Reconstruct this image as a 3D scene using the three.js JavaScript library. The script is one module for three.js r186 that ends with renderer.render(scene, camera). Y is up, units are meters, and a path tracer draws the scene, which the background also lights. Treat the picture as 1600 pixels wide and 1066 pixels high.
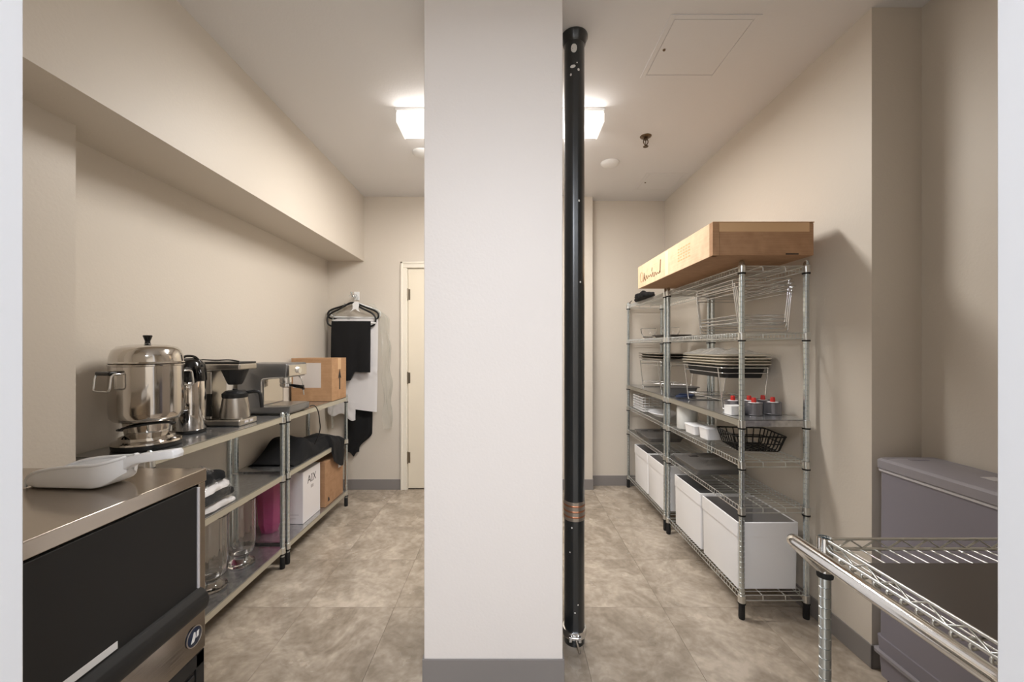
import * as THREE from 'three';
import { RoundedBoxGeometry } from 'three/addons/geometries/RoundedBoxGeometry.js';
import { TextGeometry } from 'three/addons/geometries/TextGeometry.js';
import { FontLoader } from 'three/addons/loaders/FontLoader.js';
import { mergeGeometries, toCreasedNormals } from 'three/addons/utils/BufferGeometryUtils.js';
import { ImprovedNoise } from 'three/addons/math/ImprovedNoise.js';
import { RectAreaLightUniformsLib } from 'three/addons/lights/RectAreaLightUniformsLib.js';

// ---------------------------------------------------------------- camera, light, exposure
const EYE = 1.33, FOCAL = 620, CX = 793, CY = 543;
const scene = new THREE.Scene();
const camera = new THREE.PerspectiveCamera(2 * Math.atan(533 / FOCAL) * 180 / Math.PI, 1600 / 1066, 0.02, 60);
camera.position.set(0, EYE, 0);
camera.lookAt(0, EYE, -1);
camera.setViewOffset(1600, 1066, 800 - CX, 533 - CY, 1600, 1066);   // lens shift: level camera, uprights stay upright
camera.updateProjectionMatrix();
const renderer = new THREE.WebGLRenderer({ antialias: true });
renderer.toneMapping = THREE.LinearToneMapping;
renderer.toneMappingExposure = 1.5;
renderer.shadowMap.enabled = true;
RectAreaLightUniformsLib.init();
scene.background = new THREE.Color(0x1a1c20);
const ROOM_LAMP = { color: new THREE.Color(1.0, 0.97, 0.94), nits: 40 };     // ceiling light of the store room
const HALL_LAMP = { color: new THREE.Color(0.87, 0.915, 1.0), nits: 58 };       // cooler lights of the room behind the camera
const CEIL = 2.74;

function rectLight(w, h, x, y, d, tx, ty, td, lamp, parent = scene) {
  const l = new THREE.RectAreaLight(lamp.color, lamp.nits, w, h);
  l.position.set(x, y, -d); l.lookAt(tx, ty, -td); l.name = 'lamp_light'; parent.add(l); return l;
}

// ---------------------------------------------------------------- helpers
let seed = 20240611;
const rnd = () => { seed = (seed * 1664525 + 1013904223) >>> 0; return seed / 4294967296; };
const rr = (a, b) => a + (b - a) * rnd();
const noise3 = new ImprovedNoise();
const N = (x, y, z) => noise3.noise(x, y, z);
const V = (x, y, d) => new THREE.Vector3(x, y, -d);          // d is the distance into the room
const clamp = (v, a, b) => Math.min(b, Math.max(a, v));
const smooth = (a, b, v) => { const t = clamp((v - a) / (b - a), 0, 1); return t * t * (3 - 2 * t); };

const used = new Map();
function numbered(name) {
  const k = used.get(name) || 0; used.set(name, k + 1);
  return k ? name + '_' + String(k).padStart(3, '0') : name;
}
function clean(g) {
  let q = g.index ? g.toNonIndexed() : g;
  for (const k of Object.keys(q.attributes)) if (!['position', 'normal', 'uv'].includes(k)) q.deleteAttribute(k);
  if (!q.attributes.normal) q.computeVertexNormals();
  if (!q.attributes.uv) q.setAttribute('uv', new THREE.BufferAttribute(new Float32Array(q.attributes.position.count * 2), 2));
  q.morphAttributes = {}; return q;
}
function merge(list) { list = [].concat(list).flat(9); return list.length === 1 ? clean(list[0]) : mergeGeometries(list.map(clean), false); }
function obj(name, geos, m, parent = scene) {
  const o = new THREE.Mesh(merge(geos), m);
  o.name = parent === scene ? numbered(name) : name;
  o.castShadow = o.receiveShadow = true; parent.add(o); return o;
}
function tag(o, label, category, group, kind) {
  o.userData.label = label; if (category) o.userData.category = category;
  if (group) o.userData.group = group; if (kind) o.userData.kind = kind; return o;
}
function thing(name, label, category, x, y, d, turn = 0, group) {
  const o = new THREE.Group(); o.name = numbered(name); scene.add(o);
  o.position.set(x, y, -d); o.rotation.y = turn; return tag(o, label, category, group);
}
function struct(name, geos, m, label, parent = scene) {
  const o = obj(name, geos, m, parent); o.userData.kind = 'structure'; if (label) o.userData.label = label; return o;
}
function copy(o, x, y, d, turn, label) {
  const c = o.clone(); c.name = numbered(o.name.replace(/_\d\d\d$/, '')); c.userData = { ...o.userData };
  if (label) c.userData.label = label;
  c.position.set(x, y, -d); c.rotation.y = turn; scene.add(c); return c;
}
const stuff = (o) => { o.userData.kind = 'stuff'; return o; };
// uv in metres from the face's own direction
function metres(g, ox = 0, oy = 0) {
  const q = clean(g), p = q.attributes.position, n = q.attributes.normal, uv = q.attributes.uv;
  for (let i = 0; i < p.count; i++) {
    const ax = Math.abs(n.getX(i)), ay = Math.abs(n.getY(i)), az = Math.abs(n.getZ(i));
    if (ay >= ax && ay >= az) uv.setXY(i, p.getX(i) + ox, -p.getZ(i) + oy);
    else if (ax >= az) uv.setXY(i, -p.getZ(i) + ox, p.getY(i) + oy);
    else uv.setXY(i, p.getX(i) + ox, p.getY(i) + oy);
  }
  return q;
}
function box(x0, x1, y0, y1, d0, d1, r = 0) {
  const w = x1 - x0, h = y1 - y0, l = d1 - d0;
  const g = r > 0 ? new RoundedBoxGeometry(w, h, l, 2, Math.min(r, w / 2.01, h / 2.01, l / 2.01)) : new THREE.BoxGeometry(w, h, l);
  g.translate((x0 + x1) / 2, (y0 + y1) / 2, -(d0 + d1) / 2);
  return metres(g);
}
function lathe(pts, seg = 32, x = 0, y = 0, d = 0) {
  const g = new THREE.LatheGeometry(pts.map(([r, h]) => new THREE.Vector2(Math.max(r, 1e-5), h)), seg);
  g.translate(x, y, -d); return toCreasedNormals(g, 0.6);
}
function sweep(pts, r, sides = 8, closed = false, caps = true) {
  const n = pts.length, pos = [], uv = [], idx = [], T = [];
  for (let i = 0; i < n; i++) {
    const a = pts[closed ? (i + n - 1) % n : Math.max(i - 1, 0)], b = pts[closed ? (i + 1) % n : Math.min(i + 1, n - 1)];
    T.push(b.clone().sub(a).normalize());
  }
  let u = new THREE.Vector3(0, 1, 0); if (Math.abs(T[0].y) > 0.9) u.set(1, 0, 0);
  u.sub(T[0].clone().multiplyScalar(u.dot(T[0]))).normalize();
  const rings = closed ? n + 1 : n; let len = 0;
  for (let k = 0; k < rings; k++) {
    const i = k % n, t = T[i];
    u.sub(t.clone().multiplyScalar(u.dot(t))).normalize();
    const v = t.clone().cross(u);
    const R = typeof r === 'function' ? r(k / (rings - 1)) : r;
    if (k) len += pts[i].distanceTo(pts[(k - 1) % n]);
    for (let s = 0; s < sides; s++) {
      const a = s / sides * Math.PI * 2, c = Math.cos(a) * R, e = Math.sin(a) * R;
      pos.push(pts[i].x + u.x * c + v.x * e, pts[i].y + u.y * c + v.y * e, pts[i].z + u.z * c + v.z * e);
      uv.push(s / sides, len);
    }
  }
  for (let k = 0; k < rings - 1; k++) for (let s = 0; s < sides; s++) {
    const a = k * sides + s, b = k * sides + (s + 1) % sides, c = a + sides, e = b + sides;
    idx.push(a, b, c, b, e, c);
  }
  if (!closed && caps) {
    for (let s = 1; s < sides - 1; s++) { idx.push(0, s + 1, s); const o = (rings - 1) * sides; idx.push(o, o + s, o + s + 1); }
  }
  const g = new THREE.BufferGeometry();
  g.setAttribute('position', new THREE.Float32BufferAttribute(pos, 3));
  g.setAttribute('uv', new THREE.Float32BufferAttribute(uv, 2));
  g.setIndex(idx); g.computeVertexNormals(); return g;
}
const bar = (a, b, r, sides = 6) => sweep([a, b], r, sides);
function fillet(pts, r, closed = false, k = 5) {
  const out = [], n = pts.length;
  for (let i = 0; i < n; i++) {
    if (!closed && (i === 0 || i === n - 1)) { out.push(pts[i].clone()); continue; }
    const p = pts[i], a = pts[(i + n - 1) % n], b = pts[(i + 1) % n];
    const da = Math.min(r, a.distanceTo(p) * 0.48), db = Math.min(r, b.distanceTo(p) * 0.48);
    const A = p.clone().lerp(a, da / a.distanceTo(p)), B = p.clone().lerp(b, db / b.distanceTo(p));
    for (let j = 0; j <= k; j++) { const t = j / k; out.push(A.clone().lerp(p, t).lerp(p.clone().lerp(B, t), t)); }
  }
  return out;
}
// surface through rings of rounded rectangles: [halfX, halfD, cornerRadius, y, offX?]
function loft(rings, capStart = true, capEnd = true, k = 5) {
  const pos = [], idx = [], per = 4 * (k + 1);
  for (const [hx, hd, r0, y, ox = 0] of rings) {
    const r = Math.min(r0, hx, hd);
    for (let c = 0; c < 4; c++) {
      const sx = [1, -1, -1, 1][c], sd = [1, 1, -1, -1][c];
      for (let j = 0; j <= k; j++) {
        const a = c * Math.PI / 2 + j / k * Math.PI / 2;
        pos.push(ox + sx * (hx - r) + Math.cos(a) * r, y, -(sd * (hd - r) + Math.sin(a) * r));
      }
    }
  }
  for (let i = 0; i < rings.length - 1; i++) for (let s = 0; s < per; s++) {
    const a = i * per + s, b = i * per + (s + 1) % per, c = a + per, e = b + per;
    idx.push(a, b, c, b, e, c);
  }
  const cap = (o, flip) => { for (let s = 1; s < per - 1; s++) flip ? idx.push(o, o + s + 1, o + s) : idx.push(o, o + s, o + s + 1); };
  if (capStart) cap(0, true); if (capEnd) cap((rings.length - 1) * per, false);
  const g = new THREE.BufferGeometry();
  g.setAttribute('position', new THREE.Float32BufferAttribute(pos, 3)); g.setIndex(idx);
  return metres(toCreasedNormals(g, 0.55));
}
// a grid surface f(u, v) -> Vector3
function grid(f, nu, nv) {
  const pos = [], uv = [], idx = [];
  for (let j = 0; j <= nv; j++) for (let i = 0; i <= nu; i++) { const p = f(i / nu, j / nv); pos.push(p.x, p.y, p.z); uv.push(i / nu, j / nv); }
  for (let j = 0; j < nv; j++) for (let i = 0; i < nu; i++) { const a = j * (nu + 1) + i, b = a + 1, c = a + nu + 1, e = c + 1; idx.push(a, b, c, b, e, c); }
  const g = new THREE.BufferGeometry();
  g.setAttribute('position', new THREE.Float32BufferAttribute(pos, 3)); g.setAttribute('uv', new THREE.Float32BufferAttribute(uv, 2));
  g.setIndex(idx); g.computeVertexNormals(); return g;
}
// a hanging cloth with thickness: x0(v), x1(v) sides, y0(u) top, y1(u) bottom, w(u, v) forward offset
function drape(o, t, nu = 28, nv = 30) {
  const at = (u, v, s) => {
    const x = o.x0(v) + (o.x1(v) - o.x0(v)) * u, y = o.y0(u) + (o.y1(u) - o.y0(u)) * v;
    const e = Math.pow(Math.max(0, Math.sin(Math.PI * clamp(u, 0.001, 0.999))), 0.35);
    return new THREE.Vector3(x, y, o.w(u, v) + s * t / 2 * e);
  };
  return [grid((u, v) => at(u, 1 - v, 1), nu, nv), grid((u, v) => at(1 - u, 1 - v, -1), nu, nv),
    grid((u, v) => at(u, 1, 1 - 2 * v), nu, 1), grid((u, v) => at(u, 0, 2 * v - 1), nu, 1)];
}

// ---------------------------------------------------------------- textures (periodic value noise)
function periodic(seedN) {
  let s = seedN; const r = () => { s = (s * 1664525 + 1013904223) >>> 0; return s / 4294967296; };
  const G = new Float32Array(256 * 256); for (let i = 0; i < G.length; i++) G[i] = r();
  return (x, y, per) => {
    const xi = Math.floor(x), yi = Math.floor(y), fx = x - xi, fy = y - yi;
    const u = fx * fx * (3 - 2 * fx), v = fy * fy * (3 - 2 * fy), m = (a) => ((a % per) + per) % per;
    const a = G[m(yi) * 256 + m(xi)], b = G[m(yi) * 256 + m(xi + 1)], c = G[m(yi + 1) * 256 + m(xi)], d = G[m(yi + 1) * 256 + m(xi + 1)];
    return a + (b - a) * u + (c - a) * v + (a - b - c + d) * u * v;
  };
}
function fbm(f, x, y, per, oct, gain = 0.5) { let a = 1, s = 0, t = 0, p = per; for (let o = 0; o < oct; o++) { s += a * f(x * p, y * p, p); t += a; a *= gain; p *= 2; } return s / t; }
function tex(size, fn, rep = 1, srgb = true) {
  const data = new Uint8Array(size * size * 4);
  for (let j = 0; j < size; j++) for (let i = 0; i < size; i++) {
    const c = fn(i / size, j / size), o = (j * size + i) * 4;
    data[o] = clamp(c[0], 0, 255); data[o + 1] = clamp(c[1], 0, 255); data[o + 2] = clamp(c[2], 0, 255); data[o + 3] = 255;
  }
  const t = new THREE.DataTexture(data, size, size); t.wrapS = t.wrapT = THREE.RepeatWrapping;
  t.magFilter = THREE.LinearFilter; t.minFilter = THREE.LinearMipmapLinearFilter; t.generateMipmaps = true;
  if (srgb) t.colorSpace = THREE.SRGBColorSpace; t.repeat.set(rep, rep); t.needsUpdate = true; return t;
}
const grey = (v) => [v, v, v];
const n1 = periodic(11), n2 = periodic(23), n3 = periodic(37);
const floorMap = tex(1024, (u, v) => {
  const w = (fbm(n3, u, v, 4, 4) - 0.5) * 0.35;
  const a = fbm(n1, u + w * 0.4, v + w, 5, 6, 0.62), b = fbm(n2, u + w, v - w * 0.5, 18, 4, 0.65), c = fbm(n3, u, v, 64, 3);
  let t = (a - 0.5) * 1.25 + (b - 0.5) * 1.35 + (c - 0.5) * 0.6;
  const vein = Math.pow(1 - Math.abs(fbm(n2, u + w * 0.7, v + w, 5, 4) - 0.5) * 2, 14) * 0.22;
  t = clamp(t - vein * 0.7, -0.62, 0.62);
  return [172 + t * 46, 159 + t * 45, 143 + t * 44];
}, 1 / 1.4);
const floorRough = tex(256, (u, v) => grey(120 + (fbm(n1, u, v, 8, 4) - 0.5) * 90), 1 / 0.9, false);
const peel = tex(256, (u, v) => grey(128 + (fbm(n2, u, v, 32, 3) - 0.5) * 150), 1 / 0.25, false);
const kraft = (r, g, b) => tex(256, (u, v) => { const f = (fbm(n1, u, v, 12, 4) - 0.5) * 20 + (n2(u * 4, v * 120, 120) - 0.5) * 9; return [r + f, g + f, b + f * 0.9]; }, 1 / 0.4);
const spangle = tex(256, (u, v) => { const f = (n1(u * 26, v * 26, 26) - 0.5) * 26 + (fbm(n3, u, v, 8, 3) - 0.5) * 18; return grey(188 + f); }, 1 / 0.3);
const spangleR = tex(256, (u, v) => grey(88 + (n1(u * 26, v * 26, 26) - 0.5) * 50 + (fbm(n3, u, v, 8, 3) - 0.5) * 40), 1 / 0.3, false);
const brushed = tex(256, (u, v) => grey(96 + (n1(u * 6, v * 250, 250) - 0.5) * 34 + (fbm(n3, u, v, 6, 3) - 0.5) * 30), 1 / 0.5, false);
const weave = tex(128, (u, v) => grey(128 + 60 * Math.sin(u * 128 * Math.PI / 2) * Math.sin(v * 128 * Math.PI / 2)), 24, false);

const std = (c, rough = 0.6, extra = {}) => new THREE.MeshStandardMaterial({ color: c, roughness: rough, side: THREE.DoubleSide, ...extra });
const phys = (o) => new THREE.MeshPhysicalMaterial({ side: THREE.DoubleSide, ...o });
const M = {
  wall: std(0xd3cabd, 0.5, { bumpMap: peel, bumpScale: 0.0006 }),
  pillar: std(0xe8e2dd, 0.5, { bumpMap: peel, bumpScale: 0.0006 }),
  ceiling: std(0xe2e0df, 0.75, { bumpMap: peel, bumpScale: 0.0005 }),
  jamb: std(0xe4e7ec, 0.4),
  base: std(0x85807d, 0.5),
  tile: std(0xffffff, 0.5, { map: floorMap, roughnessMap: floorRough }),
  grout: std(0x7d7468, 0.9),
  door: std(0xe6dcc8, 0.42), casing: std(0xe9e2d3, 0.4),
  lens: std(0xffffff, 0.35, { emissive: 0xfffaf2, emissiveIntensity: 0.62 }),
  lensCool: std(0xffffff, 0.35, { emissive: 0xeef4ff, emissiveIntensity: 0.62 }),
  white: std(0xe9e9e8, 0.5), whitePlastic: phys({ color: 0xf5f6f8, roughness: 0.35 }),
  binWhite: std(0xf1f0f0, 0.7), inside_grey: std(0x9d9995, 0.8),
  black: std(0x101010, 0.5), blackGloss: std(0x0c0c0d, 0.16), rubber: std(0x141414, 0.7),
  blackCloth: std(0x0c0c0e, 0.95, { bumpMap: weave, bumpScale: 0.0004 }), whiteCloth: std(0xdcd9d8, 0.9, { bumpMap: weave, bumpScale: 0.0004 }),
  zinc: std(0xd3dce0, 0.26, { metalness: 1 }), chrome: std(0xe6e7e7, 0.12, { metalness: 1 }),
  wire: std(0xdfe1df, 0.28, { metalness: 1 }),
  galv: std(0xffffff, 0.5, { metalness: 0.85, map: spangle, roughnessMap: spangleR }),
  galvEdge: std(0xc9c4b4, 0.42, { metalness: 0.55 }),
  steel: std(0xb4aa9e, 0.5, { metalness: 1, roughnessMap: brushed }),
  steelPolish: std(0xcfcac4, 0.09, { metalness: 1 }),
  steelSatin: std(0xb9b4ad, 0.3, { metalness: 1 }),
  machineGrey: std(0x8b8b8c, 0.34, { metalness: 0.75 }),
  pipe: phys({ color: 0x15191b, roughness: 0.3, clearcoat: 0.6, clearcoatRoughness: 0.25 }),
  copper: std(0xa9765a, 0.35, { metalness: 0.9 }), bandSteel: std(0xa89f95, 0.4, { metalness: 0.9 }),
  kraft: std(0xffffff, 0.85, { map: kraft(178, 139, 102) }), kraftPale: std(0xffffff, 0.85, { map: kraft(220, 190, 156) }),
  kraftDull: std(0xffffff, 0.85, { map: kraft(168, 130, 97) }), tape: std(0xd2ac82, 0.35),
  cartonWhite: std(0xe8e4e4, 0.6), paper: std(0xd6cdc6, 0.4), ink: std(0x2b2320, 0.8), inkFaint: std(0xa98a62, 0.85), inkBrown: std(0x6b4a2c, 0.85),
  grayBin: std(0x85818a, 0.5), grayLid: std(0x938f94, 0.5), bright: std(0xc9c6c8, 0.4), mat: std(0x57504a, 0.75),
  glass: phys({ color: 0xffffff, roughness: 0.02, transmission: 1, thickness: 0.004, ior: 1.45 }),
  pink: phys({ color: 0xe88abf, roughness: 0.08, transmission: 0.75, thickness: 0.0, ior: 1.45 }),
  film: phys({ color: 0xf6f7f5, roughness: 0.09, transmission: 0.9, thickness: 0, ior: 1.4 }),
  filmClear: phys({ color: 0xffffff, roughness: 0.05, transmission: 0.97, thickness: 0, ior: 1.25 }),
  filmMilky: phys({ color: 0xf0efec, roughness: 0.3, transmission: 0.7, thickness: 0, ior: 1.4 }),
  foil: std(0xe6dfd0, 0.34, { metalness: 0.6 }), can: std(0x7d7c80, 0.32, { metalness: 0.6 }), red: std(0xc3271f, 0.4), blue: std(0x1e2c4a, 0.6),
  bronze: std(0x6b5a48, 0.35, { metalness: 0.9 }), emblem: std(0x1d2a44, 0.25, { metalness: 0.3 }), hinge: std(0x9a9182, 0.3, { metalness: 1 }),
  trayGrey: std(0x6f6c69, 0.5),
};

// ---------------------------------------------------------------- structure
const WL = -1.68, WR = 1.51, WRN = 1.717, BACK = 3.71, FRONT = 0.5;
// floor with separate vinyl tiles
const floor = struct('floor', box(-2.1, 2.0, -0.12, -0.004, -3.3, 4.0), M.grout, 'mottled beige stone look vinyl tile floor');
const T = 0.457;
for (let i = -3; i <= 4; i++) for (let j = -4; j <= 4; j++) {
  const xs = -0.121 + i * T, ds = 2.031 + j * T; let x0 = Math.max(xs, -1.79), x1 = Math.min(xs + T, 1.84), d0 = Math.max(ds, 0.2), d1 = Math.min(ds + T, 3.94);
  if (x1 - x0 < 0.02 || d1 - d0 < 0.02) continue;
  const g = 0.0005, h = (rnd() - 0.5) * 0.0003, b = box(x0 + g, x1 - g, -0.004, h * 0, d0 + g, d1 - g, 0.0012);
  const ou = rnd() * 1.4, ov = rnd() * 1.4, uv = b.attributes.uv, turn = Math.floor(rnd() * 2);
  for (let k = 0; k < uv.count; k++) { const U = uv.getX(k), W = uv.getY(k); turn ? uv.setXY(k, W + ou, U + ov) : uv.setXY(k, U + ou, W + ov); }
  obj('tile', b, M.tile, floor);
}
struct('floor_hall', box(-2.1, 2.0, -0.004, 0, -3.3, 0.2), std(0xc4bfb7, 0.5), 'pale floor of the adjoining room', floor);
const ceiling = struct('ceiling', box(-2.2, 2.1, CEIL, CEIL + 0.12, -3.4, 4.0), M.ceiling, 'white painted flat ceiling');
const wl = struct('wall_left', box(WL - 0.14, WL, 0, CEIL, FRONT, 3.95), M.wall, 'beige painted wall behind the steel shelves');
struct('chase', box(WL, -1.567, 0, 2.136, FRONT, 1.44), M.wall, null, wl);
struct('ceiling_soffit', box(WL, -1.343, 2.136, CEIL, FRONT, BACK), M.wall, 'beige boxed soffit running along the ceiling');
const DX0 = -0.93, DX1 = -0.07, DTOP = 2.064;
const wb = struct('wall_back', [box(WL, DX0 - 0.012, 0, CEIL, BACK, 3.95), box(DX1 + 0.012, 0.796, 0, CEIL, BACK, 3.95), box(DX0 - 0.012, DX1 + 0.012, DTOP + 0.012, CEIL, BACK, 3.95)], M.wall, 'beige end wall around the cream door');
struct('recess', box(0.796, WR, 0, CEIL, 3.82, 3.95), M.wall, null, wb);
const wr = struct('wall_right', box(WR, 1.9, 0, CEIL, 1.645, 3.95), M.wall, 'beige painted wall behind the wire shelving');
struct('alcove', box(WRN, 1.9, 0, CEIL, FRONT, 1.645), M.wall, null, wr);
// opening that the camera looks through, and the room behind it
const JX0 = -0.634, JX1 = 0.641;
struct('wall_front', [box(-2.1, JX0 - 0.02, 0, CEIL, 0.36, FRONT), box(JX1 + 0.02, 2.0, 0, CEIL, 0.36, FRONT)], M.wall, 'beige wall with the cased opening');
struct('trim_1', [box(JX0 - 0.02, JX0, 0, CEIL, 0.34, 0.52, 0.002), box(JX0 - 0.085, JX0 - 0.02, 0, CEIL, 0.34, 0.358, 0.003)], M.jamb, 'white painted door frame beside the ice machine');
struct('trim_2', [box(JX1, JX1 + 0.02, 0, CEIL, 0.34, 0.52, 0.002), box(JX1 + 0.02, JX1 + 0.085, 0, CEIL, 0.34, 0.358, 0.003)], M.jamb, 'white painted door frame beside the wire cart');
struct('wall_hall', [box(-2.2, -2.1, 0, CEIL, -3.3, 0.5), box(2.0, 2.1, 0, CEIL, -3.3, 0.5), box(-2.2, 2.1, 0, CEIL, -3.4, -3.3)], M.wall, 'beige walls of the adjoining room');
// baseboards
const BB = 0.097;
struct('baseboard_back', [box(WL, -1.0, 0, BB, BACK - 0.006, BACK, 0.002), box(0.006, 0.802, 0, BB, BACK - 0.006, BACK, 0.002), box(0.796, 0.802, 0, BB, BACK, 3.82), box(0.8, WR, 0, BB, 3.814, 3.82, 0.002)], M.base, 'grey vinyl baseboard along the end wall');
struct('baseboard_right', [box(WR - 0.006, WR, 0, BB, 1.639, 3.82, 0.002), box(WR - 0.006, WRN, 0, BB, 1.639, 1.645, 0.002), box(WRN - 0.006, WRN, 0, BB, FRONT, 1.645, 0.002)], M.base, 'grey vinyl baseboard below the wire shelving');
struct('baseboard_left', [box(WL, WL + 0.006, 0, BB, 1.44, BACK, 0.002), box(WL, -1.561, 0, BB, 1.44, 1.446, 0.002)], M.base, 'grey vinyl baseboard behind the steel shelves');
// pillar
const PX0 = -0.331, PX1 = 0.219, PD0 = 1.572, PD1 = 2.12;
const pillar = struct('pillar', box(PX0, PX1, 0, CEIL, PD0, PD1, 0.004), M.pillar, 'white square pillar in the middle of the room');
struct('baseboard', [box(PX0 - 0.006, PX1 + 0.006, 0, BB, PD0 - 0.006, PD0, 0.002), box(PX0 - 0.006, PX0, 0, BB, PD0, PD1), box(PX1, PX1 + 0.006, 0, BB, PD0, PD1)], M.base, 'grey vinyl baseboard', pillar);
// end door
{
  const leaf = box(DX0, DX1, 0.012, DTOP, BACK + 0.004, BACK + 0.048, 0.002);
  const d = struct('door_1', leaf, M.door, 'cream flush door in the end wall');
  const c = 0.066;
  obj('casing', [box(DX0 - c, DX0 - 0.008, 0, DTOP + 0.008, BACK - 0.016, BACK, 0.004), box(DX0 - c, DX0 - c + 0.02, 0, DTOP + c, BACK - 0.022, BACK, 0.004)], M.casing, d);
  obj('casing', [box(DX1 + 0.008, DX1 + c, 0, DTOP + 0.008, BACK - 0.016, BACK, 0.004)], M.casing, d);
  obj('casing', [box(DX0 - c, DX1 + c, DTOP + 0.008, DTOP + c, BACK - 0.016, BACK, 0.004), box(DX0 - c, DX1 + c, DTOP + c - 0.02, DTOP + c, BACK - 0.022, BACK, 0.004)], M.casing, d);
  obj('stop', [box(DX0 - 0.012, DX0 - 0.003, 0, DTOP + 0.01, BACK, BACK + 0.12), box(DX1 + 0.003, DX1 + 0.012, 0, DTOP + 0.01, BACK, BACK + 0.12), box(DX0 - 0.012, DX1 + 0.012, DTOP + 0.003, DTOP + 0.012, BACK, BACK + 0.12)], M.casing, d);
  for (const y of [1.825, 1.045, 0.3]) {
    const h = obj('hinge', lathe([[0, -0.056], [0.0065, -0.056], [0.0065, 0.056], [0, 0.056]], 10, DX0 - 0.003, y, BACK - 0.004), M.hinge, d);
    obj('leaf_plate', box(DX0 - 0.003, DX0 + 0.02, y - 0.05, y + 0.05, BACK + 0.002, BACK + 0.0045), M.hinge, h);
  }
}
// vertical pipe
{
  const p = thing('standpipe', 'black painted iron pipe standing beside the white pillar', 'pipe', 0.303, 0, 1.8);
  obj('pipe_body', lathe([[0, 0.002], [0.0455, 0.002], [0.0455, CEIL - 0.002], [0, CEIL - 0.002]], 40), M.pipe, p);
  obj('ceiling_collar', lathe([[0.0457, CEIL - 0.045], [0.05, CEIL - 0.04], [0.052, CEIL - 0.028], [0.06, CEIL - 0.012], [0.06, CEIL - 0.002], [0.046, CEIL - 0.002]], 40), M.pipe, p);
  const b = obj('coupling_band', lathe([[0.046, 0.557], [0.0475, 0.558], [0.0475, 0.641], [0.046, 0.642]], 40), M.bandSteel, p);
  for (const y of [0.576, 0.6, 0.624]) obj('copper_ring', lathe([[0.0476, y - 0.004], [0.0492, y], [0.0476, y + 0.004]], 40), M.copper, b);
  const c = obj('floor_clamp', lathe([[0.046, 0.035], [0.053, 0.036], [0.055, 0.05], [0.053, 0.068], [0.046, 0.069]], 40), M.chrome, p);
  obj('bolt', [bar(V(-0.03, 0.05, -0.052), V(0.012, 0.05, -0.06), 0.008, 8), box(-0.034, -0.02, 0.038, 0.062, -0.066, -0.044, 0.003), box(0.006, 0.02, 0.038, 0.062, -0.07, -0.048, 0.003)], M.chrome, c);
  obj('wing_tab', sweep([V(-0.002, 0.05, -0.066), V(0.004, 0.028, -0.074), V(0.01, 0.004, -0.082)], 0.005, 6), M.bandSteel, c);
  // flecks of pale wall paint on the pipe
  const fl = [];
  for (const [a, y, s, t] of [[-0.2, 2.655, 0.013, 0.02], [-0.3, 2.575, 0.012, 0.007], [0.25, 2.56, 0.005, 0.006], [-0.5, 2.54, 0.004, 0.006], [0.1, 2.59, 0.003, 0.003], [0.3, 1.98, 0.004, 0.005], [-0.4, 0.53, 0.003, 0.004], [0.2, 0.19, 0.003, 0.003], [-0.1, 0.155, 0.004, 0.003], [0.45, 1.62, 0.004, 0.004], [-0.6, 0.42, 0.003, 0.003]]) {
    const g = new THREE.CircleGeometry(1, 12); const q = g.attributes.position;
    for (let i = 0; i < q.count; i++) {
      const k = i ? 0.75 + 0.35 * N(i * 1.7, y * 9, a * 5) : 0, X = a + q.getX(i) * s / 0.0455 * (i ? 0.8 + k * 0.3 : 1), Y = y + q.getY(i) * t * (i ? 0.8 + k * 0.3 : 1);
      q.setXYZ(i, Math.sin(X) * 0.0459, Y, Math.cos(X) * 0.0459);
    }
    g.computeVertexNormals(); fl.push(g);
  }
  stuff(obj('paint_flecks', fl, std(0xd9d6d0, 0.7), p));
}
// ceiling fittings
function wrapLight(x, d, w, l, lamp, m, label) {
  const t = thing('ceiling_light', label, 'light', x, CEIL, d);
  obj('housing', box(-w / 2, w / 2, -0.016, 0, -l / 2, l / 2, 0.003), M.white, t);
  const sh = new THREE.Shape(); const a = l / 2 - 0.004, b = l / 2 - 0.022;
  sh.moveTo(-a, -0.016); sh.lineTo(-a, -0.03); sh.quadraticCurveTo(-b - 0.006, -0.072, -b + 0.012, -0.074); sh.lineTo(b - 0.012, -0.074); sh.quadraticCurveTo(b + 0.006, -0.072, a, -0.03); sh.lineTo(a, -0.016);
  const g = new THREE.ExtrudeGeometry(sh, { depth: w - 0.02, bevelEnabled: false, curveSegments: 8 });
  g.translate(0, 0, -(w - 0.02) / 2); g.rotateY(Math.PI / 2);
  obj('lens', toCreasedNormals(g, 0.6), m, t);
  for (const s of [-1, 1]) obj('end_cap', box(s * w / 2 - (s > 0 ? 0.01 : 0), s * w / 2 + (s > 0 ? 0 : 0.01), -0.074, -0.016, -b, b, 0.004), m, t);
  const y = -0.076;
  const down = new THREE.RectAreaLight(lamp.color, lamp.nits, w - 0.02, 2 * b); down.position.set(0, y, 0); down.lookAt(x, -5, -d); down.rotation.set(-Math.PI / 2, 0, 0); t.add(down);
  for (const s of [-1, 1]) {
    const q = new THREE.RectAreaLight(lamp.color, lamp.nits * 0.15, w - 0.02, 0.055); q.position.set(0, -0.045, s * (a + 0.003)); q.rotation.set(0, s > 0 ? Math.PI : 0, 0); t.add(q);
  }
  return t;
}
wrapLight(-0.043, 2.45, 1.236, 0.24, ROOM_LAMP, M.lens, 'glowing wraparound ceiling light behind the white pillar');
for (const [d, l] of [[-0.75, 'closer to the cased opening'], [-2.2, 'farther from the cased opening']]) wrapLight(0, d, 1.236, 0.24, HALL_LAMP, M.lensCool, 'cool white ceiling light in the adjoining room, ' + l);
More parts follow.
